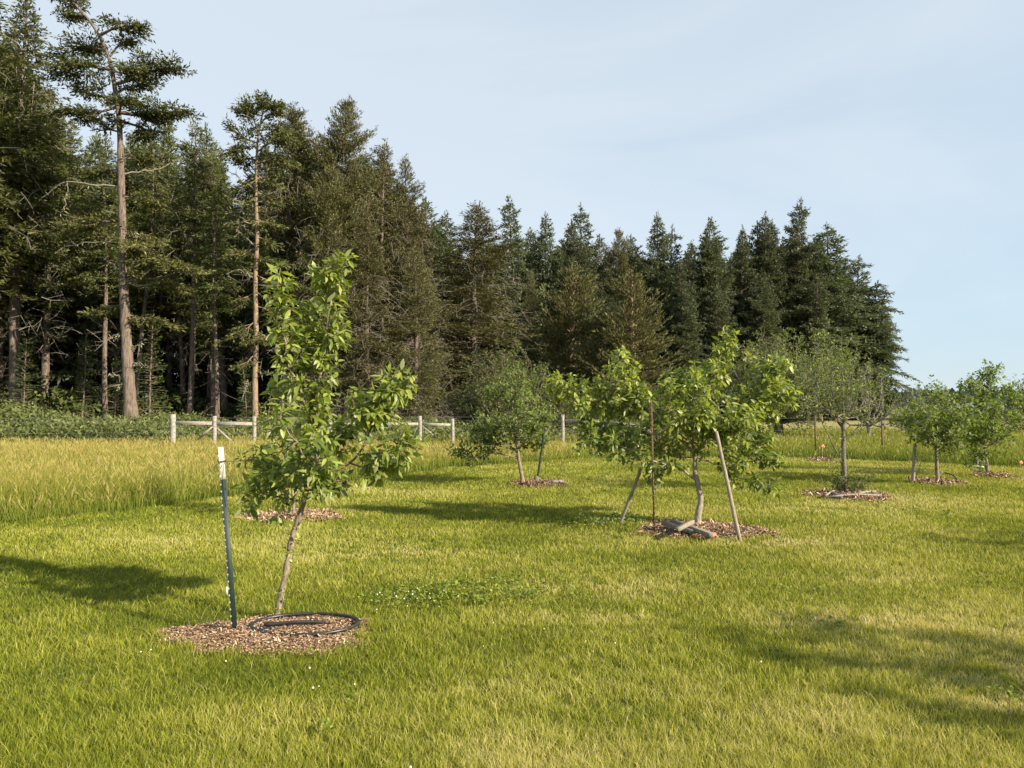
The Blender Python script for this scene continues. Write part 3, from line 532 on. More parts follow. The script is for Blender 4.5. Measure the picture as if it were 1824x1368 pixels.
# hose
hc = gnd(544, 1123); W = Geo(); pts = []
for k in range(40):
    a = -2.75+k*(2*math.pi+.55)/39; pts.append(hc+np.array((math.cos(a)*.375*(1+.03*math.sin(2*a)), math.sin(a)*.255, .044+.010*k/39)))
W.tube(np.array(pts), .0125, 10, cap=True)
W.tube(smooth([gnd(470, 1131)+UP*.070, gnd(530, 1127)+UP*.075, gnd(588, 1122)+UP*.055], 14), .0125, 10, cap=True)
W.tube(smooth([gnd(461, 1134)+UP*.055, gnd(490, 1133)+UP*.05], 5), .012, 10, cap=True)
tag(W.build('hose_coil', M['hose'], smooth=True), 'black irrigation hose looped on the wood chips at the foot of the nearest tree', 'hose')
W = Geo(); box(W, gnd(445, 1135)+UP*.045, gnd(455, 1128)+UP*.06, .018, .010); tag(W.build('wood_chip', M['stake']), 'pale wood offcut at the end of the black hose', 'wood offcut')
# props, rusty post, boards
def pole(name, p0, p1, r0, r1, m, label, cat, k=8, group=None):
    W = Off(p0); n = 12; P = smooth([p0-nrm(p1-p0)*.02, p1], n)+np.random.RandomState(int(r0*1e5)).randn(n, 3)*.0015; W.tube(P, np.linspace(r0, r1, n), k, cap=True)
    o = W.build(name, m); o.location = p0; return tag(o, label, cat, group)
q0 = gnd(1103, 936); pole('prop_pole', q0, at(1146, 824, q0[1]-.35), .025, .023, M['stake'], 'weathered wooden pole propping the left limb of the spreading tree', 'pole', group='poles propping the tree')
q0 = gnd(1318, 964); pole('prop_pole', q0, at(1276, 769, q0[1]+.35), .026, .022, M['stake'], 'thick weathered pole propping the right limb of the spreading tree', 'pole', group='poles propping the tree')
q0 = gnd(1166, 952); th = thing('fence_post', q0, 'thin rusty metal post with wire at its top, left of the curved grey trunk', 'metal post')
W = Off(q0); tp = at(1160, 716, q0[1]); box(W, q0-UP*.05, tp, .024, .010, up=np.array((0, 1., 0))); box(W, q0-UP*.05+np.array((0, .010, 0)), tp+np.array((0, .010, 0)), .006, .018, up=np.array((0, 1., 0))); W.build('post', M['rust'], th)
for k in range(24):
    W = Off(q0); q = q0+(tp-q0)*(.06+k*.038)-np.array((0, .009, 0)); box(W, q, q+UP*.012, .008, .008, up=np.array((0, 1., 0))); W.build('stud', M['stake'], th)
W = Off(q0)
for k in range(9):
    q = at(1160+rng.randn()*1.5, 722+k*6, q0[1]); a0 = rng.rand()*6
    W.tube([q+np.array((math.cos(a0+t_)*.018, math.sin(a0+t_)*.018, t_*.004)) for t_ in np.linspace(0, 5.5, 12)], .0016, 4)
    if k < 6: W.tube(smooth([q, q+rng.randn(3)*.05+UP*.03, q+rng.randn(3)*np.array((.12, .05, .04))+UP*.02], 7), .0014, 4)
W.build('wire_tie', M['wire'], th)
def board(p0, p1, w_, h_, label, m='board', group='timber offcuts in the mulch'):
    W = Geo(); box(W, p0, p1, w_, h_, ch=.06); return tag(W.build('timber_board', M[m]), label, 'board', group)
board(onp(1183, 931, .105), onp(1238, 947, .085), .10, .05, 'grey timber board lying under the other boards, left of the trunk')
board(onp(1198, 929, .13), onp(1267, 953, .09), .065, .055, 'long grey timber board slanting across the mulch in front of the trunk')
board(onp(1234, 929, .19), onp(1207, 943, .15), .050, .045, 'short pale timber piece lying across the two grey boards', 'stake')
W = Geo(); box(W, onp(1264, 956, .06), onp(1273, 951, .08), .05, .035); tag(W.build('timber_offcut', rough_mat('orange wood', (.35, .14, .06), (.55, .25, .12), (20, 20, 20))), 'orange brown broken wood piece at the end of the grey board', 'wood offcut')
W = Geo(); W.tube(smooth([gnd(1148, 943)+UP*.04, gnd(1165, 950)+UP*.045, gnd(1205, 953)+UP*.05, gnd(1290, 958)+UP*.045, gnd(1330, 950)+UP*.045, gnd(1350, 940)+UP*.03], 30), .011, 8, cap=True)
tag(W.build('drip_hose', M['hose'], smooth=True), 'black drip hose curving round the mulch of the spreading tree', 'hose')
# other stakes
q0 = gnd(956, 862); pole('fence_post', q0, at(969, 772, q0[1]), .022, .02, M['green'], 'leaning thin green metal stake beside the tree with the low left limb', 'metal post', 4)
W = Geo(); box(W, gnd(972, 864)+UP*.06, gnd(1002, 862)+UP*.06, .12, .05); tag(W.build('timber_board', M['board']), 'weathered board lying on the thin dark mulch bed', 'board')
q0 = gnd(956, 862); W = Geo()
W.tube([q0+UP*.02, q0+UP*.08, q0+UP*.14, q0+UP*.17], [.09, .07, .05, .02], 8, cap=True); tag(W.build('stump', M['oldbark'], smooth=True), 'small grey stump at the foot of the leaning green stake', 'stump')
q0 = gnd(1626, 860); pole('wooden_stake', q0, at(1630, 790, q0[1]), .038, .034, M['stake'], 'upright wooden stake left of the small dense apple tree', 'stake')
W = Geo(); W.tube(smooth([gnd(1629, 858), at(1642, 820, 15.6)], 8), .006, 4); tag(W.build('guy_line', M['wire']), 'thin guy line running up from the stake foot to the small dense tree', 'line')
W = Geo(); c = gnd(1688, 858)
W.tube([c+np.array((math.cos(a)*.2, .1*math.sin(a), .04+.14*max(0, math.sin(a)))) for a in np.linspace(-.3, 3.6, 18)], .014, 6, cap=True); tag(W.build('hose_coil', M['hose']), 'black hose loop arching over the mulch of the small dense apple tree', 'hose')
q0 = gnd(1742, 832); th = thing('marker_rod', q0, 'thin white marker rod on a small base, left of the farthest right trunk', 'marker'); 
W = Off(q0); W.tube([q0, q0+UP*.45], .010, 6, cap=True); W.build('rod', M['tagm'], th); W = Off(q0); W.tube([q0, q0+UP*.03], .13, 12, cap=True); W.build('base', M['tagm'], th)
def flag(px, pyb, pyt, label):
    q0 = gnd(px, pyb); th = thing('marker_flag', q0, label, 'flag', 'orange marker flags'); tp = at(px+1, pyt, q0[1]); W = Off(q0); W.tube([q0, tp], .012, 5, cap=True); W.build('rod', M['stake'], th)
    W = Off(q0); s_ = q0[1]/36
    for a, b in ((-.10, .02), (.10, -.03), (.03, .09), (-.05, -.07)): box(W, tp-np.array((0, .013, 0)), tp+np.array((a, -.013, b))*s_, .08*s_, .006, up=np.array((0, 1., 0)))
    W.build('flag', M['tape'], th)
flag(1464, 820, 795, 'orange ribbon on a short rod beside the small bare mulch bed'); flag(1348, 816, 798, 'orange ribbon on a rod seen through the spreading tree, at the edge of the meadow'); flag(1817, 833, 824, 'red orange flag at the right edge of view before the tall grass')
for k, (a, b, c_, d_) in enumerate([(1466, 878, 1500, 892), (1480, 891, 1570, 888), (1470, 889, 1496, 878), (1520, 890, 1560, 880)]):
    W = Geo(); p0 = gnd(a, b)+UP*.06; p1 = gnd(c_, d_)+UP*.05; W.tube(smooth([p0, (p0+p1)/2+UP*.03, p1], 6), .018, 6, cap=True)
    tag(W.build('cut_stick', M['branch']), ['grey cut stick leaning left on the mulch of the airy tree', 'long grey stick along the front of the airy tree mulch', 'grey cut stick crossing another left of the airy trunk', 'short grey stick right of the leafy suckers'][k], 'stick', 'cut sticks on the mulch')

# ------------------------------------------------------------------ fences
DF = 27.5
fo = at(308, 780, DF); fo[2] = 0; th = thing('wood_fence', fo, 'weathered wooden fence posts and rails with wire, in the tall grass before the forest', 'fence')
posts = [(308, 738, .20, 26.5), (382, 741, .15, 26.8), (453, 742, .14, 27.2), (588, 744, .14, 27.6), (640, 742, .13, 27.8), (748, 741, .14, 28.4), (806, 746, .14, 28.6), (1002, 738, .14, 28.5), (1074, 738, .14, 28.3), (1146, 750, .14, 28.)]
PP = []
for px, py, dw, D in posts:
    tp = at(px, py, D); b = tp.copy(); b[2] = 0; W = Off(fo); W.tube(smooth([b-UP*.2, b+UP*tp[2]*.5+np.array((.01, 0, 0)), tp], 8), dw/2, 10, cap=True); W.build('post', M['wood'], th); PP.append((b, tp))
def rail(i, j, py0, py1, wd_=.12):
    p0 = at(posts[i][0], py0, posts[i][3]); p1 = at(posts[j][0], py1, posts[j][3]); dd = nrm(p1-p0); W = Off(fo); box(W, p0+dd*(posts[i][2]/2-.01), p1-dd*(posts[j][2]/2-.01), .06, wd_); W.build('rail', M['wood'], th)
rail(0, 1, 753, 754); rail(1, 2, 754, 755); rail(3, 4, 756, 755, .10); rail(4, 5, 755, 755, .10); rail(5, 6, 755, 757, .10); rail(7, 8, 749, 750, .10); rail(8, 9, 750, 760, .10)
def brace(px0, py0, px1, py1, D, nm='brace', t_=.08):
    W = Off(fo); box(W, at(px0, py0, D), at(px1, py1, D+.15), .05, t_, up=np.array((0, 1., 0))); W.build(nm, M['wood'], th)
brace(379, 760, 352, 783, 26.75, t_=.11); brace(386, 762, 421, 794, 26.9, t_=.10); brace(637, 757, 616, 780, 27.8); brace(643, 757, 664, 780, 27.8); brace(751, 758, 772, 775, 28.4, t_=.03); brace(1078, 755, 1106, 778, 28.3, t_=.09); brace(1150, 762, 1175, 785, 28.)
W = Off(fo)
chain = [PP[0][0]+np.array((-14., -3, 0))]+[p[0] for p in PP]+[PP[-1][0]+np.array((2.5, -.8, 0))]
for z in (1.22, 1.08, .9, .7, .5, .3):
    for a, b in zip(chain[:-1], chain[1:]):
        W.tube(smooth([a+UP*z, (a+b)/2+UP*(z-.02), b+UP*z], 6)-np.array((0, .09, 0)), .0035, 3)
for a, b in zip(chain[:-1], chain[1:]):
    m_ = int(np.linalg.norm(b-a)/.3)
    for k in range(1, m_): q = a+(b-a)*k/m_-np.array((0, .085, 0)); W.tube([q+UP*.05, q+UP*.9], .0025, 3)
W.build('wire_mesh', M['wire'], th)
# wire fence at right
DR = 24.2; q0 = at(1452, 812, DR); q0[2] = 0; th = thing('wire_fence', q0, 'low wire fence on thin brown posts in the tall grass at right', 'fence'); cp = []
for px, py, D in ((1330, 745, 24.3), (1452, 740, 24.2), (1571, 750, 24.0), (1705, 742, 23.6), (1850, 742, 23)):
    tp = at(px, py, D); b = tp.copy(); b[2] = 0; W = Off(q0); box(W, b, tp, .05, .04, up=np.array((0, 1., 0))); W.build('post', M['rust'], th); cp.append(b)
W = Off(q0)
for z in (1.25, 1.05, .85, .65):
    for a, b in zip(cp[:-1], cp[1:]): W.tube([a+UP*z, (a+b)/2+UP*(z-.02), b+UP*z], .0030, 3)
W.build('fence_wire', M['wire'], th)

# ------------------------------------------------------------------ conifers
def spray(G, W, p0, d, Ln, r, rng, droop=.15, lift=.05, bare=.2, kl=.34, kw=.12, dens=1., tint=.42, kup=-.15, sub=.34, side=.9, jit=.45, lich=0., fs=.15):
    n = 7; t = np.linspace(0, 1, n)[:, None]; s = nrm(np.cross(d, UP)); P = p0+d*Ln*t+UP*Ln*(-droop*t**2+lift*t**4)+s*Ln*.05*math.sin(rng.rand()*6)*t**2
    W.tube(P, np.linspace(r, .012, n), 4)
    m = max(2, int(Ln*(1-bare)/.20*dens)); u = bare+(1-bare)*(np.arange(m)+rng.rand(m))/m; u = np.repeat(np.clip(u, 0, 1), 2); sg = np.tile([1, -1], m)
    q = np.stack([np.interp(u, t[:, 0], P[:, i]) for i in range(3)], -1)
    sd = nrm(d*.65+s*(sg*side)[:, None]+.28*rng.randn(2*m, 3)+UP*-.05); sl = (sub*Ln*(1.05-u)+.22)*(.5+.8*rng.rand(2*m))
    kn = np.maximum(1, (sl/fs).astype(int)); I = np.repeat(np.arange(2*m), kn); f = np.concatenate([(np.arange(a)+.7)/a for a in kn])
    pos = q[I]+sd[I]*(sl[I]*f)[:, None]-UP*(droop*.8*sl[I]*f**2)[:, None]+.04*rng.randn(len(I), 3)
    kd = nrm(sd[I]*.8+d*.3+jit*rng.randn(len(I), 3)+UP*kup); yv = nrm(np.cross(kd, UP)+.7*rng.randn(len(I), 3)); yv = nrm(yv-kd*np.sum(yv*kd, -1, keepdims=True))
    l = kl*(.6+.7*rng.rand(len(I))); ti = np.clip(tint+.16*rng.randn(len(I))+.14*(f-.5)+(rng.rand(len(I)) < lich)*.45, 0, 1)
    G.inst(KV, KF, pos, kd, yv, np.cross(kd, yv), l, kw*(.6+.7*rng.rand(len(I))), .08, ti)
def conifer(seed, H=25, start=.25, Rm=4., style='fir', cap=1., dead=.5, twigs=0, trunk_r=.30, bend=.0, gaps=.15, taper=.8, whorl=.47, lean=(0, 0), **kw):
    rng = np.random.RandomState(seed); W = Geo(); G = Geo(); zz = np.linspace(0, H, 26); ph = rng.rand(2)*6
    T = np.stack([bend*np.sin(zz/H*3+ph[0])*zz/H*1.4+lean[0]*(zz/H)**2, bend*np.cos(zz/H*2.6+ph[1])*zz/H*1.2+lean[1]*(zz/H)**2, zz], -1)
    tr = trunk_r*(1-zz/H)**.75+.02+trunk_r*.35*np.exp(-zz/.8); W.tube(T, tr, 10)
    def tp(z): return np.array([np.interp(z, zz, T[:, i]) for i in range(3)]), np.interp(z, zz, tr)
    z = H*start; ph = 0
    pat = rng.rand(40)
    while z < H-.25:
        c = (z-H*start)/(H*(1-start)); c0 = tp(z)
        if style == 'fir': prof = min(cap, (1-c)**taper)*min(1, .55+c*3)
        else: prof = max(.08, math.sqrt(max(0, 1-(max(0, c-.35)/.65)**2)))*min(1, .6+c*2.5)*(1-.35*c)
        nb = rng.randint(4, 7)
        for k in range(nb):
            a = ph+k*2*math.pi/nb+rng.randn()*.25
            sec = pat[int((a % 6.283)/6.284*5)+5*int(c*7.99)]
            if rng.rand() < gaps*(1+sec) : continue
            Lb = max(.35, Rm*prof*(.55+.5*rng.rand())*(.55+.75*sec)); el = (-.18+.75*c) if style == 'fir' else (.05+.65*c)
            el += .12*rng.randn(); d = nrm(np.array([math.cos(a), math.sin(a), math.tan(el)]))
            P0, r0 = tp(z+rng.randn()*.12); spray(G, W, P0, d, Lb, .018+.010*Lb, rng, **kw)
        z += whorl*(.7+.6*rng.rand())*(1-.45*c); ph += 2.4
    # leader
    spray(G, W, T[-2], nrm(T[-1]-T[-3]), (T[-1]-T[-2])[2]+.35, .03, rng, **dict(kw, droop=0, bare=0, side=.6, kup=.4))
    z = H*.06
    while z < H*start*1.15:
        if rng.rand() < dead:
            a = rng.rand()*6.28; P0, r0 = tp(z); l = (.4+2.4*rng.rand()**1.6); d = nrm(np.array([math.cos(a), math.sin(a), -.15+.35*rng.randn()*.6]))
            P = smooth([P0, P0+d*l*.5+UP*.05*rng.randn(), P0+d*l+rng.randn(3)*.18*l], 6); W.tube(P, np.linspace(.035, .010, 6), 4)
            for _ in range(int(l*2)):
                q = P[rng.randint(2, 6)]; W.tube([q, q+rng.randn(3)*.28-UP*.1], [.010, .006], 3)
        z += .35
    DT = Geo()
    for _ in range(twigs):
        c = rng.rand()**1.3*.85-.12; zc = max(1.5, H*start+c*H*(1-start)); a = rng.rand()*6.28; P0, r0 = tp(zc)
        pr = (1-max(0, c))**taper if style == 'fir' else math.sqrt(max(.05, 1-max(0, c)**2)); R0 = Rm*pr*(.25+.6*rng.rand()); o_ = np.array([math.cos(a), math.sin(a), 0])
        p = P0+o_*R0-UP*.1*R0; l = .5+1.3*rng.rand(); d = nrm(o_*.7+.6*rng.randn(3)-UP*.25); P = smooth([p, p+d*l*.5-UP*.05, p+d*l-UP*.22*l+.1*rng.randn(3)], 5); DT.tube(P, np.linspace(.018, .008, 5), 3)
        for _ in range(3): q = P[rng.randint(1, 5)]; DT.tube([q, q+.28*rng.randn(3)-UP*.12], [.010, .006], 3)
    return W, G, DT
ARCH = {}
def arch(key, leaf, bark, **k):
    W, G, DT = conifer(**k); dm = None
    if DT.v: d_ = DT.build('dead_twigs', M['branch']); dm = d_.data; bpy.data.objects.remove(d_)
    t_ = W.build('trunk', M[bark], None, True); c_ = G.build('crown', M[leaf]); ARCH[key] = (t_.data, c_.data, k.get('H', 25), dm)
    bpy.data.objects.remove(t_); bpy.data.objects.remove(c_)
DN = dict(kl=.27, kw=.085, dens=1.45, fs=.075); DF_ = dict(kl=.42, kw=.15, dens=1.2, fs=.12); DP = dict(kl=.28, kw=.07, dens=1.4, fs=.085)
arch('firA', 'fir', 'bark', twigs=110, seed=1, start=.30, Rm=5.4, dead=.6, bend=.25, **DN)
arch('firB', 'fir', 'bark', twigs=130, seed=2, start=.42, Rm=4.8, dead=.7, bend=.4, gaps=.16, **DN)
arch('firC', 'fir', 'bark', twigs=130, seed=3, start=.55, Rm=4.2, dead=.55, bend=.5, gaps=.2, whorl=.5, trunk_r=.24, **DN)
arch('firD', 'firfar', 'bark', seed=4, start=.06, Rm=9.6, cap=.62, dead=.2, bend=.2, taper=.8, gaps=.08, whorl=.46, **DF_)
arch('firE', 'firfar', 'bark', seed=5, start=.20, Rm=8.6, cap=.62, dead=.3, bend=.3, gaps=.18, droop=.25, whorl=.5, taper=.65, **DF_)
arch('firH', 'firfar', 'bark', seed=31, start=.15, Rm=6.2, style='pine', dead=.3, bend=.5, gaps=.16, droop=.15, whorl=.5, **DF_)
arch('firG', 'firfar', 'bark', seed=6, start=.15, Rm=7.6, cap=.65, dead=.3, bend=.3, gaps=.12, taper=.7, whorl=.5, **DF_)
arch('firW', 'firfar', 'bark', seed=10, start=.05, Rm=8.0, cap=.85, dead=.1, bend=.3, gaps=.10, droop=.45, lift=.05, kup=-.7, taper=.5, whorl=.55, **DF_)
arch('pineA', 'pine', 'bark', twigs=420, seed=7, start=.16, Rm=6.0, style='pine', bend=.5, kup=.35, droop=.05, lift=.1, jit=.5, lich=.07, gaps=.14, **DP, dead=.7)
arch('pineB', 'pine', 'bark', twigs=480, seed=8, start=.10, Rm=6.0, style='fir', taper=.55, bend=.4, kup=.25, droop=.12, lift=.12, jit=.5, lich=.09, gaps=.12, **DP, dead=.7)
arch('pineC', 'pine', 'barkpale', seed=9, H=14, start=.04, Rm=4.0, style='fir', taper=.5, bend=.2, kup=1.1, droop=-.05, lift=.22, jit=.35, kl=.34, kw=.075, gaps=.05, dead=.1, whorl=.34, fs=.09)
arch('pineT', 'pine', 'bark', twigs=200, seed=19, start=.34, Rm=3.9, style='pine', bend=.35, kup=.3, jit=.6, gaps=.18, **DP, dead=.9)
arch('young', 'youngfir', 'bark', seed=13, H=9, start=.03, Rm=1.9, bend=.1, kl=.24, kw=.08, gaps=.05, trunk_r=.07, whorl=.32, kup=.0)
arch('pole', 'fir', 'bark', seed=14, H=22, start=.5, Rm=3.0, bend=.5, dead=.8, trunk_r=.17, gaps=.22, **DN)
def conif(key, px, py, D, rot, label, group, wide=1., pxb=None, name=None):
    tm, cm, H, dm = ARCH[key]; tp = at(px, py, D); s_ = tp[2]/H; base = at(pxb if pxb else px, HOR, D)
    th = thing(name or ('pine_tree' if key.startswith('pine') else 'fir_tree'), (base[0], D, 0), label, 'pine tree' if key.startswith('pine') else 'fir tree', group)
    th.rotation_euler = (R(2.2*math.sin(px*1.7)), R(2.6*math.sin(px*.9+1)), rot) if not pxb else th.rotation_euler
    for nm, me in (('trunk', tm), ('crown', cm)):
        o = link(nm, me, th)
    if dm and D < 70: link('dead_twigs', dm, th)['kind'] = 'stuff'
    th.scale = (s_*wide, s_*wide, s_)
    if pxb: th.rotation_euler = (0, math.atan2(tp[0]-base[0], tp[2]), 0)
    return th
FG = 'conifers along the forest edge'
HERO = [
 ('firA', -25, -90, 45, .4, 'very tall dark fir cut off by the left edge of view', 1.15),
 ('firB', 28, -15, 47, 1.9, 'tall fir at far left whose top just reaches the upper edge of the photo', 1.0),
 ('firA', 78, 172, 52, 2.4, 'fir whose top stands in the gap left of the big leaning fir', 1.0),
 ('firB', 138, 236, 56, 3.6, 'distant fir top showing low behind the trunk of the big leaning fir', 1.1),
 ('firA', 262, 182, 55, 5.1, 'fir with its top right behind the big leaning fir crown', 1.0),
 ('firC', 337, 218, 47.5, 2.2, 'fir with a straight bare reddish trunk behind the first fence panel', 1.0),
 ('pole', 386, 330, 46.5, 1.2, 'slim fir with mossy bare trunk directly behind the second fence post', 1.2),
 ('firA', 402, 232, 54, .9, 'dark fir between the two bare trunks behind the first fence panel', .95),
 ('firB', 303, 240, 58, 1.1, 'fir filling the gap between the leaning fir and the straight reddish trunk', .9),
 ('pineT', 502, 196, 51, 4.4, 'narrow pine immediately right of the tall thin orange-trunked pine', .9),
 ('pineT', 541, 202, 51, .2, 'dark pine top left of the highest double-topped pine', .95),
 ('pineA', 603, 178, 50, 2.9, 'highest double-topped brown pine above the nearest apple tree', .85),
 ('pineA', 575, 300, 47.5, 5.2, 'brown lichen-hung pine directly behind the nearest apple tree top', .9),
 ('pineT', 674, 264, 53, 1.7, 'thin see-through pine top left of its twin on the slope of the skyline', .9),
 ('pineT', 695, 275, 53.5, 5.7, 'right twin of the thin see-through pine tops', .9),
 ('pineB', 735, 290, 54, 3.3, 'pointed pine standing at the step down in the skyline', .75),
 ('pineB', 660, 400, 48.5, 1.3, 'broad brown pine with grey lichen right of the nearest apple tree', 1.25),
 ('pineB', 735, 450, 51, 4.6, 'low wide brown pine sweeping to the ground above the middle fence panel', 1.25),
 ('firG', 772, 362, 66, 1.0, 'distant fir top just right of the pointed pine', .9),
 ('firG', 805, 388, 68, 3.0, 'small distant fir top left of the big cone-shaped brown pine', .9),
 ('pineB', 843, 366, 58, 2.2, 'big cone-shaped olive brown pine with spiky top near the centre', 1.7),
 ('firE', 926, 358, 72, .7, 'open-branched fir standing tallest right of the cone-shaped brown pine', .8),
 ('firG', 968, 390, 74, 2.5, 'fir with drooping tips beside the open-branched fir, at a gap of sky', .8),
 ('firG', 1020, 405, 76, 4.5, 'short fir left of the narrow pointed fir over the propped apple tree', .8),
 ('firE', 1049, 370, 78, 1.5, 'narrow pointed fir rising above the left limb of the propped apple tree', .8),
 ('pineA', 1106, 408, 76, 3.9, 'round-topped dark pine between two pointed firs right of centre', .65),
 ('firD', 1168, 388, 80, 5.5, 'full fir with symmetrical cone above the trunk of the propped apple tree', .8),
 ('firG', 1243, 396, 80, .3, 'slim fir with spire top right of the full symmetrical fir', .85),
 ('firD', 1292, 420, 82, 2.0, 'low blunt fir between the spire-topped fir and its right neighbours', .75),
 ('firD', 1319, 414, 83, 4.0, 'blunt fir immediately left of the fir with a lit bare trunk patch', .7),
 ('firD', 1357, 388, 84, 1.2, 'fir with a pale bare trunk patch showing through its crown', .75),
 ('firE', 1408, 362, 86, 3.1, 'highest fir of the right group, with an open see-through crown', .8),
 ('firE', 1436, 392, 86, 5.9, 'thin fir against the right side of the highest right-hand fir', .7),
 ('firE', 1489, 404, 87, .8, 'large dark fir second from the right end of the forest', 1.35),
 ('pineB', 943, 480, 63, 1.9, 'narrow brown pine in the gap right of the cone-shaped pine', .6),
 ('pineC', 1006, 478, 63, .5, 'low dark pine behind the left limb of the propped apple tree', 1.3),
 ('pineC', 1133, 490, 58, 2.8, 'low olive brown pine with upright candle shoots above the propped apple tree', 1.35),
 ('pineC', 1070, 560, 60, 4.1, 'smallest brown pine at the left foot of the candle-shooted pine', 1.2),
 ('young', 268, 560, 44.5, 1.0, 'bright soft green young fir right of the big leaning trunk', 1.2),
 ('young', 205, 640, 46, 2.0, 'small bright green young fir just left of the big leaning trunk', 1.2),
 ('young', 145, 600, 46, 3.0, 'young green fir among the thin dark trunks at left', 1.1),
 ('young', 440, 640, 47, 4.0, 'young green fir left of the pale orange trunk', 1.1),
 ('young', 40, 610, 45, 5.0, 'young green fir nearest the left edge of view', 1.3),
 ('firG', 1205, 470, 76, 2.2, 'lower fir filling below the spire-topped fir', .8),
 ('firG', 1270, 510, 77, 5.2, 'low green-lit fir above the tall shoot of the propped apple tree', .9),
 ('firE', 1450, 500, 83, 1.2, 'low broad fir in front of the highest right-hand fir', 1.1),
 ('firH', 952, 415, 77, 1.1, 'bushy fir closing the skyline behind the open-branched fir', .8),
 ('firH', 997, 452, 74, 2.6, 'rounded fir at the lowest dip of the skyline right of centre', .85),
 ('firG', 1078, 424, 80, .9, 'fir shoulder between the narrow pointed fir and the round dark pine', .9),
 ('firH', 1136, 420, 79, 4.4, 'bushy fir left shoulder of the full symmetrical fir', .75),
 ('firE', 1192, 412, 82, 2.0, 'ragged fir right shoulder of the full symmetrical fir', .8),
 ('firH', 1266, 424, 80, 5.0, 'bushy fir immediately right of the spire-topped fir', .8),
 ('firG', 1337, 404, 85, 3.6, 'fir wedged left of the fir with the pale trunk patch', .85),
 ('firH', 1381, 402, 85, 1.7, 'bushy fir wedged left of the highest right-hand fir', .75),
 ('firH', 1461, 424, 86, 2.9, 'bushy fir between the highest fir and the large dark fir at right', .85),
 ('firH', 1213, 436, 79, 2.2, 'rounded fir in the dip left of the spire-topped fir', .8),
 ('firH', 1222, 520, 74, .6, 'broad low fir behind the tall shoot of the propped apple tree', 1.0),
 ('firH', 1345, 500, 80, 3.3, 'broad low fir above the old grey green apple tree', 1.0),
]
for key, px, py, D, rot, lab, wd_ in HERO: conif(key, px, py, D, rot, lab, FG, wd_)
conif('firW', 1556, 505, 89, 0, 'leaning fir with drooping boughs at the right end of the forest', FG, 1.35, pxb=1535)
conif('firW', 1575, 560, 91, 0, 'low drooping fir tucked against the right end of the forest', FG, 1.1, pxb=1545)
conif('firE', 1528, 462, 90, 2., 'ragged fir between the large dark fir and the drooping right end fir', FG, 1.1)

# ---- the big leaning fir
def tag2(o): o['kind'] = 'stuff'
DB = 42.; rng = np.random.RandomState(77); base = at(236, HOR, DB); base[2] = 0
th = thing('fir_tree', base, 'big old fir with thick bare trunk and open tufted crown leaning left against the sky', 'fir tree', FG)
W = Off(base); G = Off(base); Dd = Off(base); LI = Off(base)
w3 = lambda pts, dz=0: [at(a, b, DB+dz) for a, b in pts]
Tp = w3([(236, 770), (232, 720), (227, 640), (223, 560), (219, 480), (218, 400), (216, 320), (214, 250), (211, 200), (205, 160), (196, 110), (180, 70), (158, 35), (135, 10), (118, -6)]); Tp[0] = base-UP*.2
Q = smooth(Tp, 60); zt = np.linspace(0, 1, 60); rr = .31*(1-zt)**.8+.03+.25*np.exp(-zt*22)+.012*rng.randn(60); W.tube(Q, rr, 14)
WB = W
def hb(pts, dz, r, ns, ln, tint=.38):
    P = smooth([at(a, b, DB+dz*(i/(len(pts)-1))) for i, (a, b) in enumerate(pts)], 14); WB.tube(P, np.linspace(r, .03, 14), 6)
    for k in range(int(ns*1.9)):
        i = int(3+rng.rand()*10.9); a = rng.rand()*6.28; tg = nrm(P[min(i+1, 13)]-P[i-1]); d = nrm(tg*.8+np.array([math.cos(a), math.sin(a), .15])); spray(G, WB, P[i], d, ln*(.6+.8*rng.rand()), .025, rng, droop=.12, tint=tint, bare=.1, kl=.25, kw=.085, fs=.08, dens=1.2)
for b_ in [([(150, 28), (130, 5), (112, -4)], 0, .09, 9, 1.1), ([(165, 40), (140, 28), (120, 30)], .6, .08, 9, .9), ([(180, 62), (205, 50), (230, 46)], -.5, .09, 12, 1.0), ([(190, 90), (150, 85), (115, 95)], .8, .10, 16, 1.2),
           ([(196, 100), (215, 78), (238, 70)], .6, .07, 8, .9), ([(200, 125), (160, 118), (108, 128)], -.8, .11, 18, 1.2), ([(205, 150), (240, 140), (275, 125), (308, 120)], 0, .12, 20, 1.2), ([(207, 165), (230, 155), (255, 150)], 1.5, .08, 10, 1.1), ([(208, 175), (170, 170), (150, 160)], 1.5, .08, 10, 1.1),
           ([(210, 190), (175, 200), (130, 205)], -.6, .10, 13, 1.2), ([(211, 200), (250, 205), (290, 200), (318, 198)], -.5, .12, 18, 1.3), ([(212, 215), (245, 225), (275, 240)], 1., .09, 10, 1.1), ([(212, 205), (215, 190), (218, 180)], -2., .08, 10, 1.1),
           ([(198, 120), (215, 130), (228, 120)], -1.5, .08, 8, .9), ([(213, 235), (190, 228), (180, 215)], -1., .06, 5, .9),
           ([(222, 470), (255, 465), (290, 470), (330, 480)], -1., .10, 16, 1.4), ([(224, 500), (260, 500), (300, 510)], .5, .08, 12, 1.2), ([(222, 450), (240, 440), (265, 445)], -1.2, .06, 8, 1.2), ([(217, 390), (170, 400), (130, 405)], 1.2, .07, 10, 1.3), ([(215, 280), (240, 285), (262, 292)], 1., .05, 8, 1.), ([(215, 300), (190, 306), (172, 315)], 1.4, .05, 8, 1.), ([(216, 350), (240, 352), (265, 362)], 1.2, .05, 9, 1.1), ([(220, 420), (245, 424), (268, 432)], 1.2, .05, 9, 1.2), ([(225, 560), (250, 566), (275, 575)], .8, .05, 9, 1.2), ([(224, 540), (200, 548), (180, 560)], 1.0, .05, 9, 1.2)]:
    hb(*b_[:5], tint=.55 if b_[0][0][1] > 300 else .38)
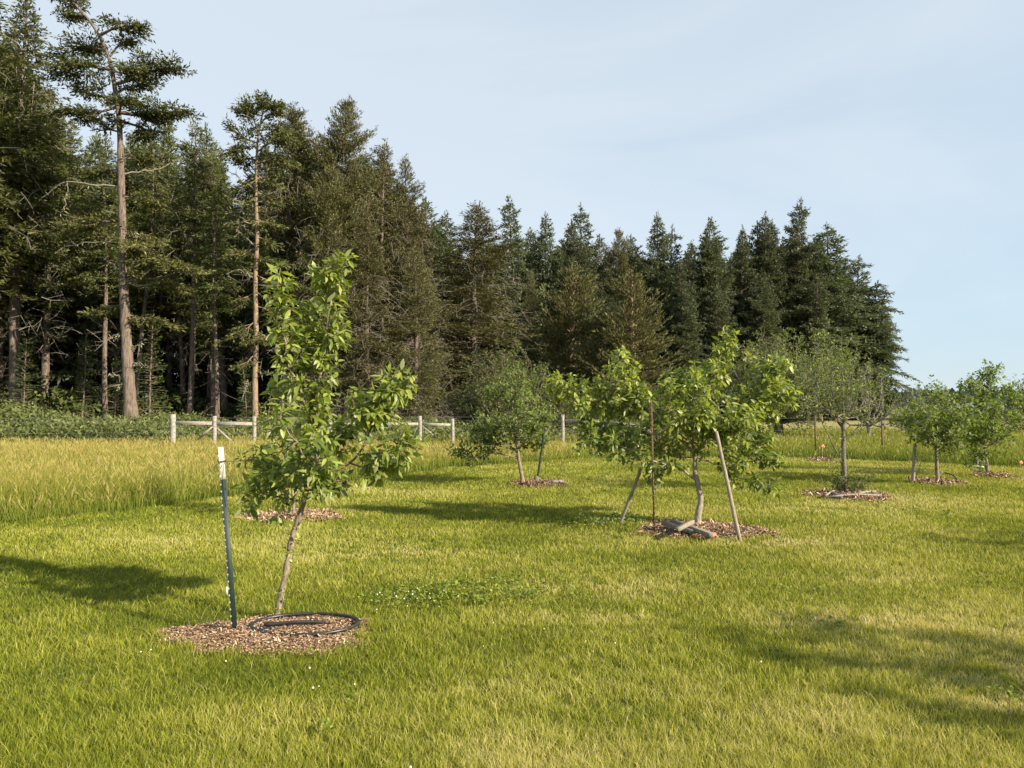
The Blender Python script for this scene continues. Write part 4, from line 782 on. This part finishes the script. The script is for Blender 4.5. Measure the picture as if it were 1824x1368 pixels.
for pts, dz, r in [([(215, 333), (165, 328), (120, 325), (95, 335), (72, 350)], .5, .07), ([(120, 325), (118, 345), (110, 380)], .5, .03), ([(216, 432), (165, 432), (110, 441)], .8, .05), ([(222, 498), (205, 475), (183, 458)], -.6, .08), ([(224, 500), (240, 485), (228, 478)], -.5, .05), ([(222, 505), (250, 508), (285, 500)], -.5, .05),
                   ([(218, 310), (245, 306), (280, 300), (320, 285)], .8, .05), ([(218, 382), (200, 378), (186, 380)], 0, .05), ([(218, 415), (240, 417), (252, 416)], 0, .04), ([(229, 650), (245, 648), (258, 650)], -.3, .04), ([(229, 665), (210, 668), (200, 664)], -.3, .04), ([(226, 600), (205, 598), (190, 605)], -.3, .03), ([(231, 690), (215, 685), (205, 690)], -.3, .03), ([(227, 620), (244, 615), (252, 610)], 0, .03)]:
    P = smooth([at(a, b, DB+dz*(i/(len(pts)-1))) for i, (a, b) in enumerate(pts)], 12); P[2:] += rng.randn(10, 3)*.05; Dd.tube(P, np.linspace(r, .018, 12), 5)
    for k in range(4): q = P[rng.randint(4, 12)]; Dd.tube([q, q+rng.randn(3)*.3-UP*.15], [.015, .008], 3)
    n = 30; q = P[rng.randint(3, 12, n)]+.06*rng.randn(n, 3); d = nrm(rng.randn(n, 3)-UP*.8); yv = nrm(np.cross(d, rng.randn(n, 3))); LI.inst(KV, KF, q, d, yv, np.cross(d, yv), .14+.12*rng.rand(n), .05+0*q[:, 0], .02, rng.rand(n))
W.build('trunk', M['bark'], th, True); G.build('crown', M['fir'], th); tag2(Dd.build('dead_branches', M['branch'], th)); tag2(LI.build('lichen', M['lichen'], th))
# ---- tall thin pine with orange lower trunk
DB = 44.; base = at(456, HOR, DB); base[2] = 0; th = thing('pine_tree', base, 'tall thin pine with orange lower trunk and sparse crown, behind the third fence post', 'pine tree', FG)
W = Off(base); G = Off(base); WB = Off(base); Dd = Off(base); LI = Off(base)
Tp = w3([(455, 770), (454, 680), (456, 600), (455, 500), (458, 420), (456, 350), (457, 290), (460, 240), (468, 200), (470, 186)]); Tp[0] = base-UP*.2
Q = smooth(Tp, 50); zt = np.linspace(0, 1, 50); W.tube(Q, .165*(1-zt)**.7+.025, 10); WB = W
for b_ in [([(460, 240), (445, 215), (432, 198)], 0, .05, 8, .8), ([(458, 255), (435, 245), (418, 225)], .4, .05, 9, .9), ([(462, 225), (478, 205), (492, 200)], 0, .05, 9, .8), ([(459, 270), (480, 255), (500, 250)], .5, .05, 9, .9), ([(457, 300), (478, 300), (498, 310)], .5, .04, 6, .8), ([(468, 200), (470, 192), (472, 186)], 0, .04, 8, .7), ([(461, 232), (490, 232), (512, 245)], -.4, .05, 11, 1.0), ([(459, 262), (438, 262), (415, 275)], -.3, .05, 10, .9), ([(466, 205), (486, 190), (496, 192)], -.3, .04, 8, .8), ([(458, 290), (485, 285), (510, 292)], .2, .05, 10, 1.0),
           ([(456, 570), (435, 590), (425, 600)], -.6, .04, 9, 1.1), ([(456, 590), (475, 600), (490, 605)], -.6, .04, 9, 1.0), ([(456, 460), (475, 465), (490, 470)], .5, .04, 8, 1.), ([(457, 380), (440, 400), (425, 410)], .8, .04, 6, .9), ([(457, 320), (440, 330), (430, 345)], .5, .04, 7, .8), ([(457, 340), (475, 352), (490, 360)], .4, .04, 6, .7), ([(459, 285), (440, 282), (425, 290)], .6, .04, 8, .8), ([(456, 420), (472, 428), (482, 436)], .3, .03, 6, .7), ([(456, 520), (440, 530), (432, 545)], .3, .03, 7, .8), ([(455, 630), (445, 640), (438, 650)], -.5, .03, 6, .8), ([(457, 310), (472, 322), (486, 330)], .3, .03, 8, .8), ([(457, 360), (442, 368), (428, 378)], .3, .03, 8, .8), ([(457, 390), (474, 398), (490, 402)], .4, .03, 8, .9), ([(457, 440), (440, 450), (425, 458)], .3, .03, 8, .9), ([(456, 490), (474, 498), (492, 505)], .3, .03, 8, .9), ([(460, 235), (450, 205), (448, 190)], .2, .04, 8, .8), ([(456, 545), (475, 552), (486, 562)], .2, .03, 7, .8)]: hb(*b_)
for pts, dz, r in [([(456, 340), (430, 320), (400, 300), (372, 290)], .3, .05), ([(456, 370), (430, 360), (412, 355)], 0, .04), ([(457, 397), (430, 396), (400, 397)], 0, .05), ([(457, 345), (480, 345), (505, 335)], 0, .05), ([(456, 420), (440, 410), (425, 395)], 0, .05), ([(456, 440), (440, 425), (420, 410)], 0, .03), ([(455, 500), (435, 485), (415, 480)], -.3, .04), ([(454, 690), (440, 680), (436, 700)], -.3, .02), ([(454, 660), (470, 665), (478, 662)], -.3, .03), ([(456, 520), (475, 530), (500, 528)], 0, .03)]:
    P = smooth([at(a, b, DB+dz*(i/(len(pts)-1))) for i, (a, b) in enumerate(pts)], 12); P[2:] += rng.randn(10, 3)*.05; Dd.tube(P, np.linspace(r, .015, 12), 5)
    for k in range(6): q = P[rng.randint(4, 12)]; Dd.tube([q, q+rng.randn(3)*.3-UP*.1], [.015, .008], 3)
    n = 26; q = P[rng.randint(3, 12, n)]+.05*rng.randn(n, 3); d = nrm(rng.randn(n, 3)-UP*.8); yv = nrm(np.cross(d, rng.randn(n, 3))); LI.inst(KV, KF, q, d, yv, np.cross(d, yv), .12+.12*rng.rand(n), .05+0*q[:, 0], .02, rng.rand(n))
W.build('trunk', M['barkpale'], th, True); G.build('crown', M['fir'], th); tag2(Dd.build('dead_branches', M['branch'], th)); tag2(LI.build('lichen', M['lichen'], th))

# ---- the crowd of trees standing behind the forest edge
SKY = [(-300, 60), (0, 80), (60, 190), (100, 260), (200, 260), (330, 280), (400, 300), (480, 280), (600, 280), (700, 340), (760, 410), (840, 440), (900, 450), (960, 450), (985, 475), (1048, 450), (1100, 460), (1168, 450), (1215, 480), (1290, 480), (1357, 450), (1440, 460), (1500, 490), (1540, 600), (1575, 690)]
skx = [s_[0] for s_ in SKY]; sky_ = [s_[1] for s_ in SKY]; rng = np.random.RandomState(4); placed = []
k = 0; tries = 0
while k < 150 and tries < 6000:
    tries += 1; px = -260+1790*rng.rand(); fd = np.interp(px, [p for p, d in FL], [d for p, d in FL]); D = fd+2.5+30*rng.rand()**1.1; X = (px-912)/FPX*D
    if any((X-a)**2+(D-b)**2 < 2.3**2 for a, b in placed): continue
    placed.append((X, D)); py = np.interp(px, skx, sky_)+60*rng.rand()**1.5-22; k += 1
    if px < 780:
        key = ['pole', 'firC', 'firB', 'firA', 'pole', 'firC'][rng.randint(6)]; lab = 'one of the dark slender firs crowding the shaded interior of the forest at left'; g_ = 'slender firs inside the left forest'
        if D > fd+10: key = ['firD', 'firA', 'firG'][rng.randint(3)]
        elif px > 520: key = ['pineA', 'pineB', 'firA', 'pineT'][rng.randint(4)]
    else:
        key = ['firD', 'firG', 'firD', 'firE'][rng.randint(4)]; lab = 'one of the blue green firs packed behind the right-hand forest edge'; g_ = 'firs packed behind the right forest edge'
    if px > 520 and px < 780: lab = 'one of the brownish trees filling the shade behind the central pines'; g_ = 'trees behind the central pines'
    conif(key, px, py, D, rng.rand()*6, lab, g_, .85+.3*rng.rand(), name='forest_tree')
# dense low understorey deep inside the wood
rng = np.random.RandomState(8); n = 170000; px = -300+1860*rng.rand(n); fd = np.interp(px, [p for p, d in FL], [d for p, d in FL]); q_ = rng.rand(n); D = fd+6+27*q_; X = (px-912)/FPX*D
hh = 1.+(2.5+9*q_**2)*vnoise(X, D, 4., 21)**1.1; P = np.stack([X, D, hh*rng.rand(n)**.8], -1); d = nrm(rng.randn(n, 3)+.3*UP); yv = nrm(np.cross(d, rng.randn(n, 3))); G = Geo()
G.inst(KV, KF, P, d, yv, np.cross(d, yv), .28+.3*rng.rand(n), .16+.1*rng.rand(n), .05, np.clip(.3+.2*rng.randn(n), 0, 1)); tag(G.build('undergrowth', M['fir']), 'dark leafy undergrowth filling the shaded floor of the forest', 'undergrowth', kind='stuff')
# bramble belt in front of the wood
n = 120000; px = -350+1700*rng.rand(n); fd = np.interp(px, [p for p, d in FL], [d for p, d in FL]); D = 27+(fd-1-27)*rng.rand(n)**.75; X = (px-912)/FPX*D
kk = (D > 29.2-3.5*vnoise(X, D, 2.5, 55)*(px < 290)) & (px < 1330); X = X[kk]; D = D[kk]; px = px[kk]; n = len(X)
hh = (.25+1.5*vnoise(X, D, 3.1, 22)**1.5+.5*vnoise(X, D, .7, 23))*np.interp(px, [0, 290, 500, 1330], [.95, .75, .6, .55]); P = np.stack([X, D, hh*rng.rand(n)**.5], -1); d = nrm(rng.randn(n, 3)+.4*UP); yv = nrm(np.cross(d, rng.randn(n, 3))); G = Geo()
G.inst(KV, KF, P, d, yv, np.cross(d, yv), .10+.12*rng.rand(n), .06+.05*rng.rand(n), .02, np.clip(.30+.45*P[:, 2]/(hh+.01)+.15*rng.randn(n)-.15, 0, 1))  # tint climbs with height: sunlit tops put into the leaf colour
tag(G.build('brambles', M['bramble']), 'tangled green brambles and bracken between the fence and the forest', 'brambles', kind='stuff')

# ------------------------------------------------------------------ shrubs and old trees
shp = dict(PD, shoots=4.5, sub=4, len=1.1, leaf=.15, wr=.5, tint=.5, sp=.08, simple=True, tw=.012, up=.2, droop=.4, wob=3, tip=6)
def broad(px, py_top, D, wpx, label, seed, name='leafy_shrub', leafm='shrub', nl=20, fork=.12, r=.14, p=shp, cat='shrub', bark='bark', group=None):
    H = at(px, py_top, D)[2]; X = (px-912)/FPX*D; return round_tree(X, D, H, wpx/FPX*D, label, seed, p, group, name, leafm, bark, nl, r, fork, cat)
broad(905, 628, 38, 95, 'large rounded dull green shrub behind the tree with the low left limb', 31, nl=34, group='shrubs before the forest')
broad(1000, 690, 40, 55, 'low dark green shrub between two fence posts behind the propped tree', 32, nl=18, group='shrubs before the forest')
broad(845, 690, 40, 50, 'low shrub left of the large rounded shrub', 33, nl=16, group='shrubs before the forest')
olp = dict(shp, shoots=5, sub=4.0, len=1.0, leaf=.14, sp=.08)
broad(1385, 598, 36, 115, 'big old grey green apple tree with a lichened trunk, behind the propped tree', 34, name='old_apple_tree', leafm='oldleaf', nl=44, fork=.2, r=.28, p=olp, cat='apple tree', bark='oldbark')
bare = dict(shp, shoots=3.5, sub=3, len=.8, leaf=.09, sp=.5, tip=2)
broad(1650, 692, 33, 62, 'old half bare fruit tree with twisted grey lichened branches at right', 35, name='old_fruit_tree', leafm='oldleaf', nl=20, fork=.2, r=.12, p=bare, cat='fruit tree', bark='board')
broad(1545, 640, 34, 45, 'bare-twigged grey fruit tree right behind the airy tree', 38, name='old_fruit_tree', leafm='oldleaf', nl=16, fork=.22, r=.10, p=bare, cat='fruit tree', bark='board')
broad(1840, 680, 40, 45, 'dark round tree cut off by the right edge of view', 36, name='leafy_tree', leafm='fir', nl=22, fork=.15, r=.15, cat='tree')
conif('young', 1597, 700, 60, 1., 'small dark conifer standing alone right of the forest end', None, 1.6)
conif('firD', 1560, 640, 93, 1., 'low dark fir filling the foot of the right forest end', FG, 1.2)
for k, (px, py, D, wp) in enumerate([(1640, 732, 45, 35), (1700, 728, 48, 40), (1780, 730, 47, 30)]):
    broad(px, py, D, wp, ['low shrub in the dry field left of the small dense tree', 'low shrub in the dry field behind the two right trees', 'low shrub in the dry field behind the farthest right tree'][k], 40+k, nl=12, r=.05, group='shrubs in the dry field')
# distant wooded ridge
rng = np.random.RandomState(6); G = Geo(); n = 9000; X = -100+900*rng.rand(n); Y = 420+120*rng.rand(n); hh = (7+5*vnoise(X, Y, 60, 41)+2.5*rng.rand(n))
Pz = np.stack([X, Y, hh*rng.rand(n)**.6*.8], -1); d = nrm(UP+.25*rng.randn(n, 3)); yv = nrm(np.cross(d, rng.randn(n, 3))); G.inst(KV, KF, Pz, d, yv, np.cross(d, yv), 2.6+2*rng.rand(n), 2.2+1.5*rng.rand(n), .6, rng.rand(n)*.6)
tag(G.build('distant_woods', foliage('far wood', [(0, (.03, .05, .055)), (1, (.07, .10, .10))], .1)), 'low dark line of distant woods on the horizon at right', 'woods', kind='stuff')
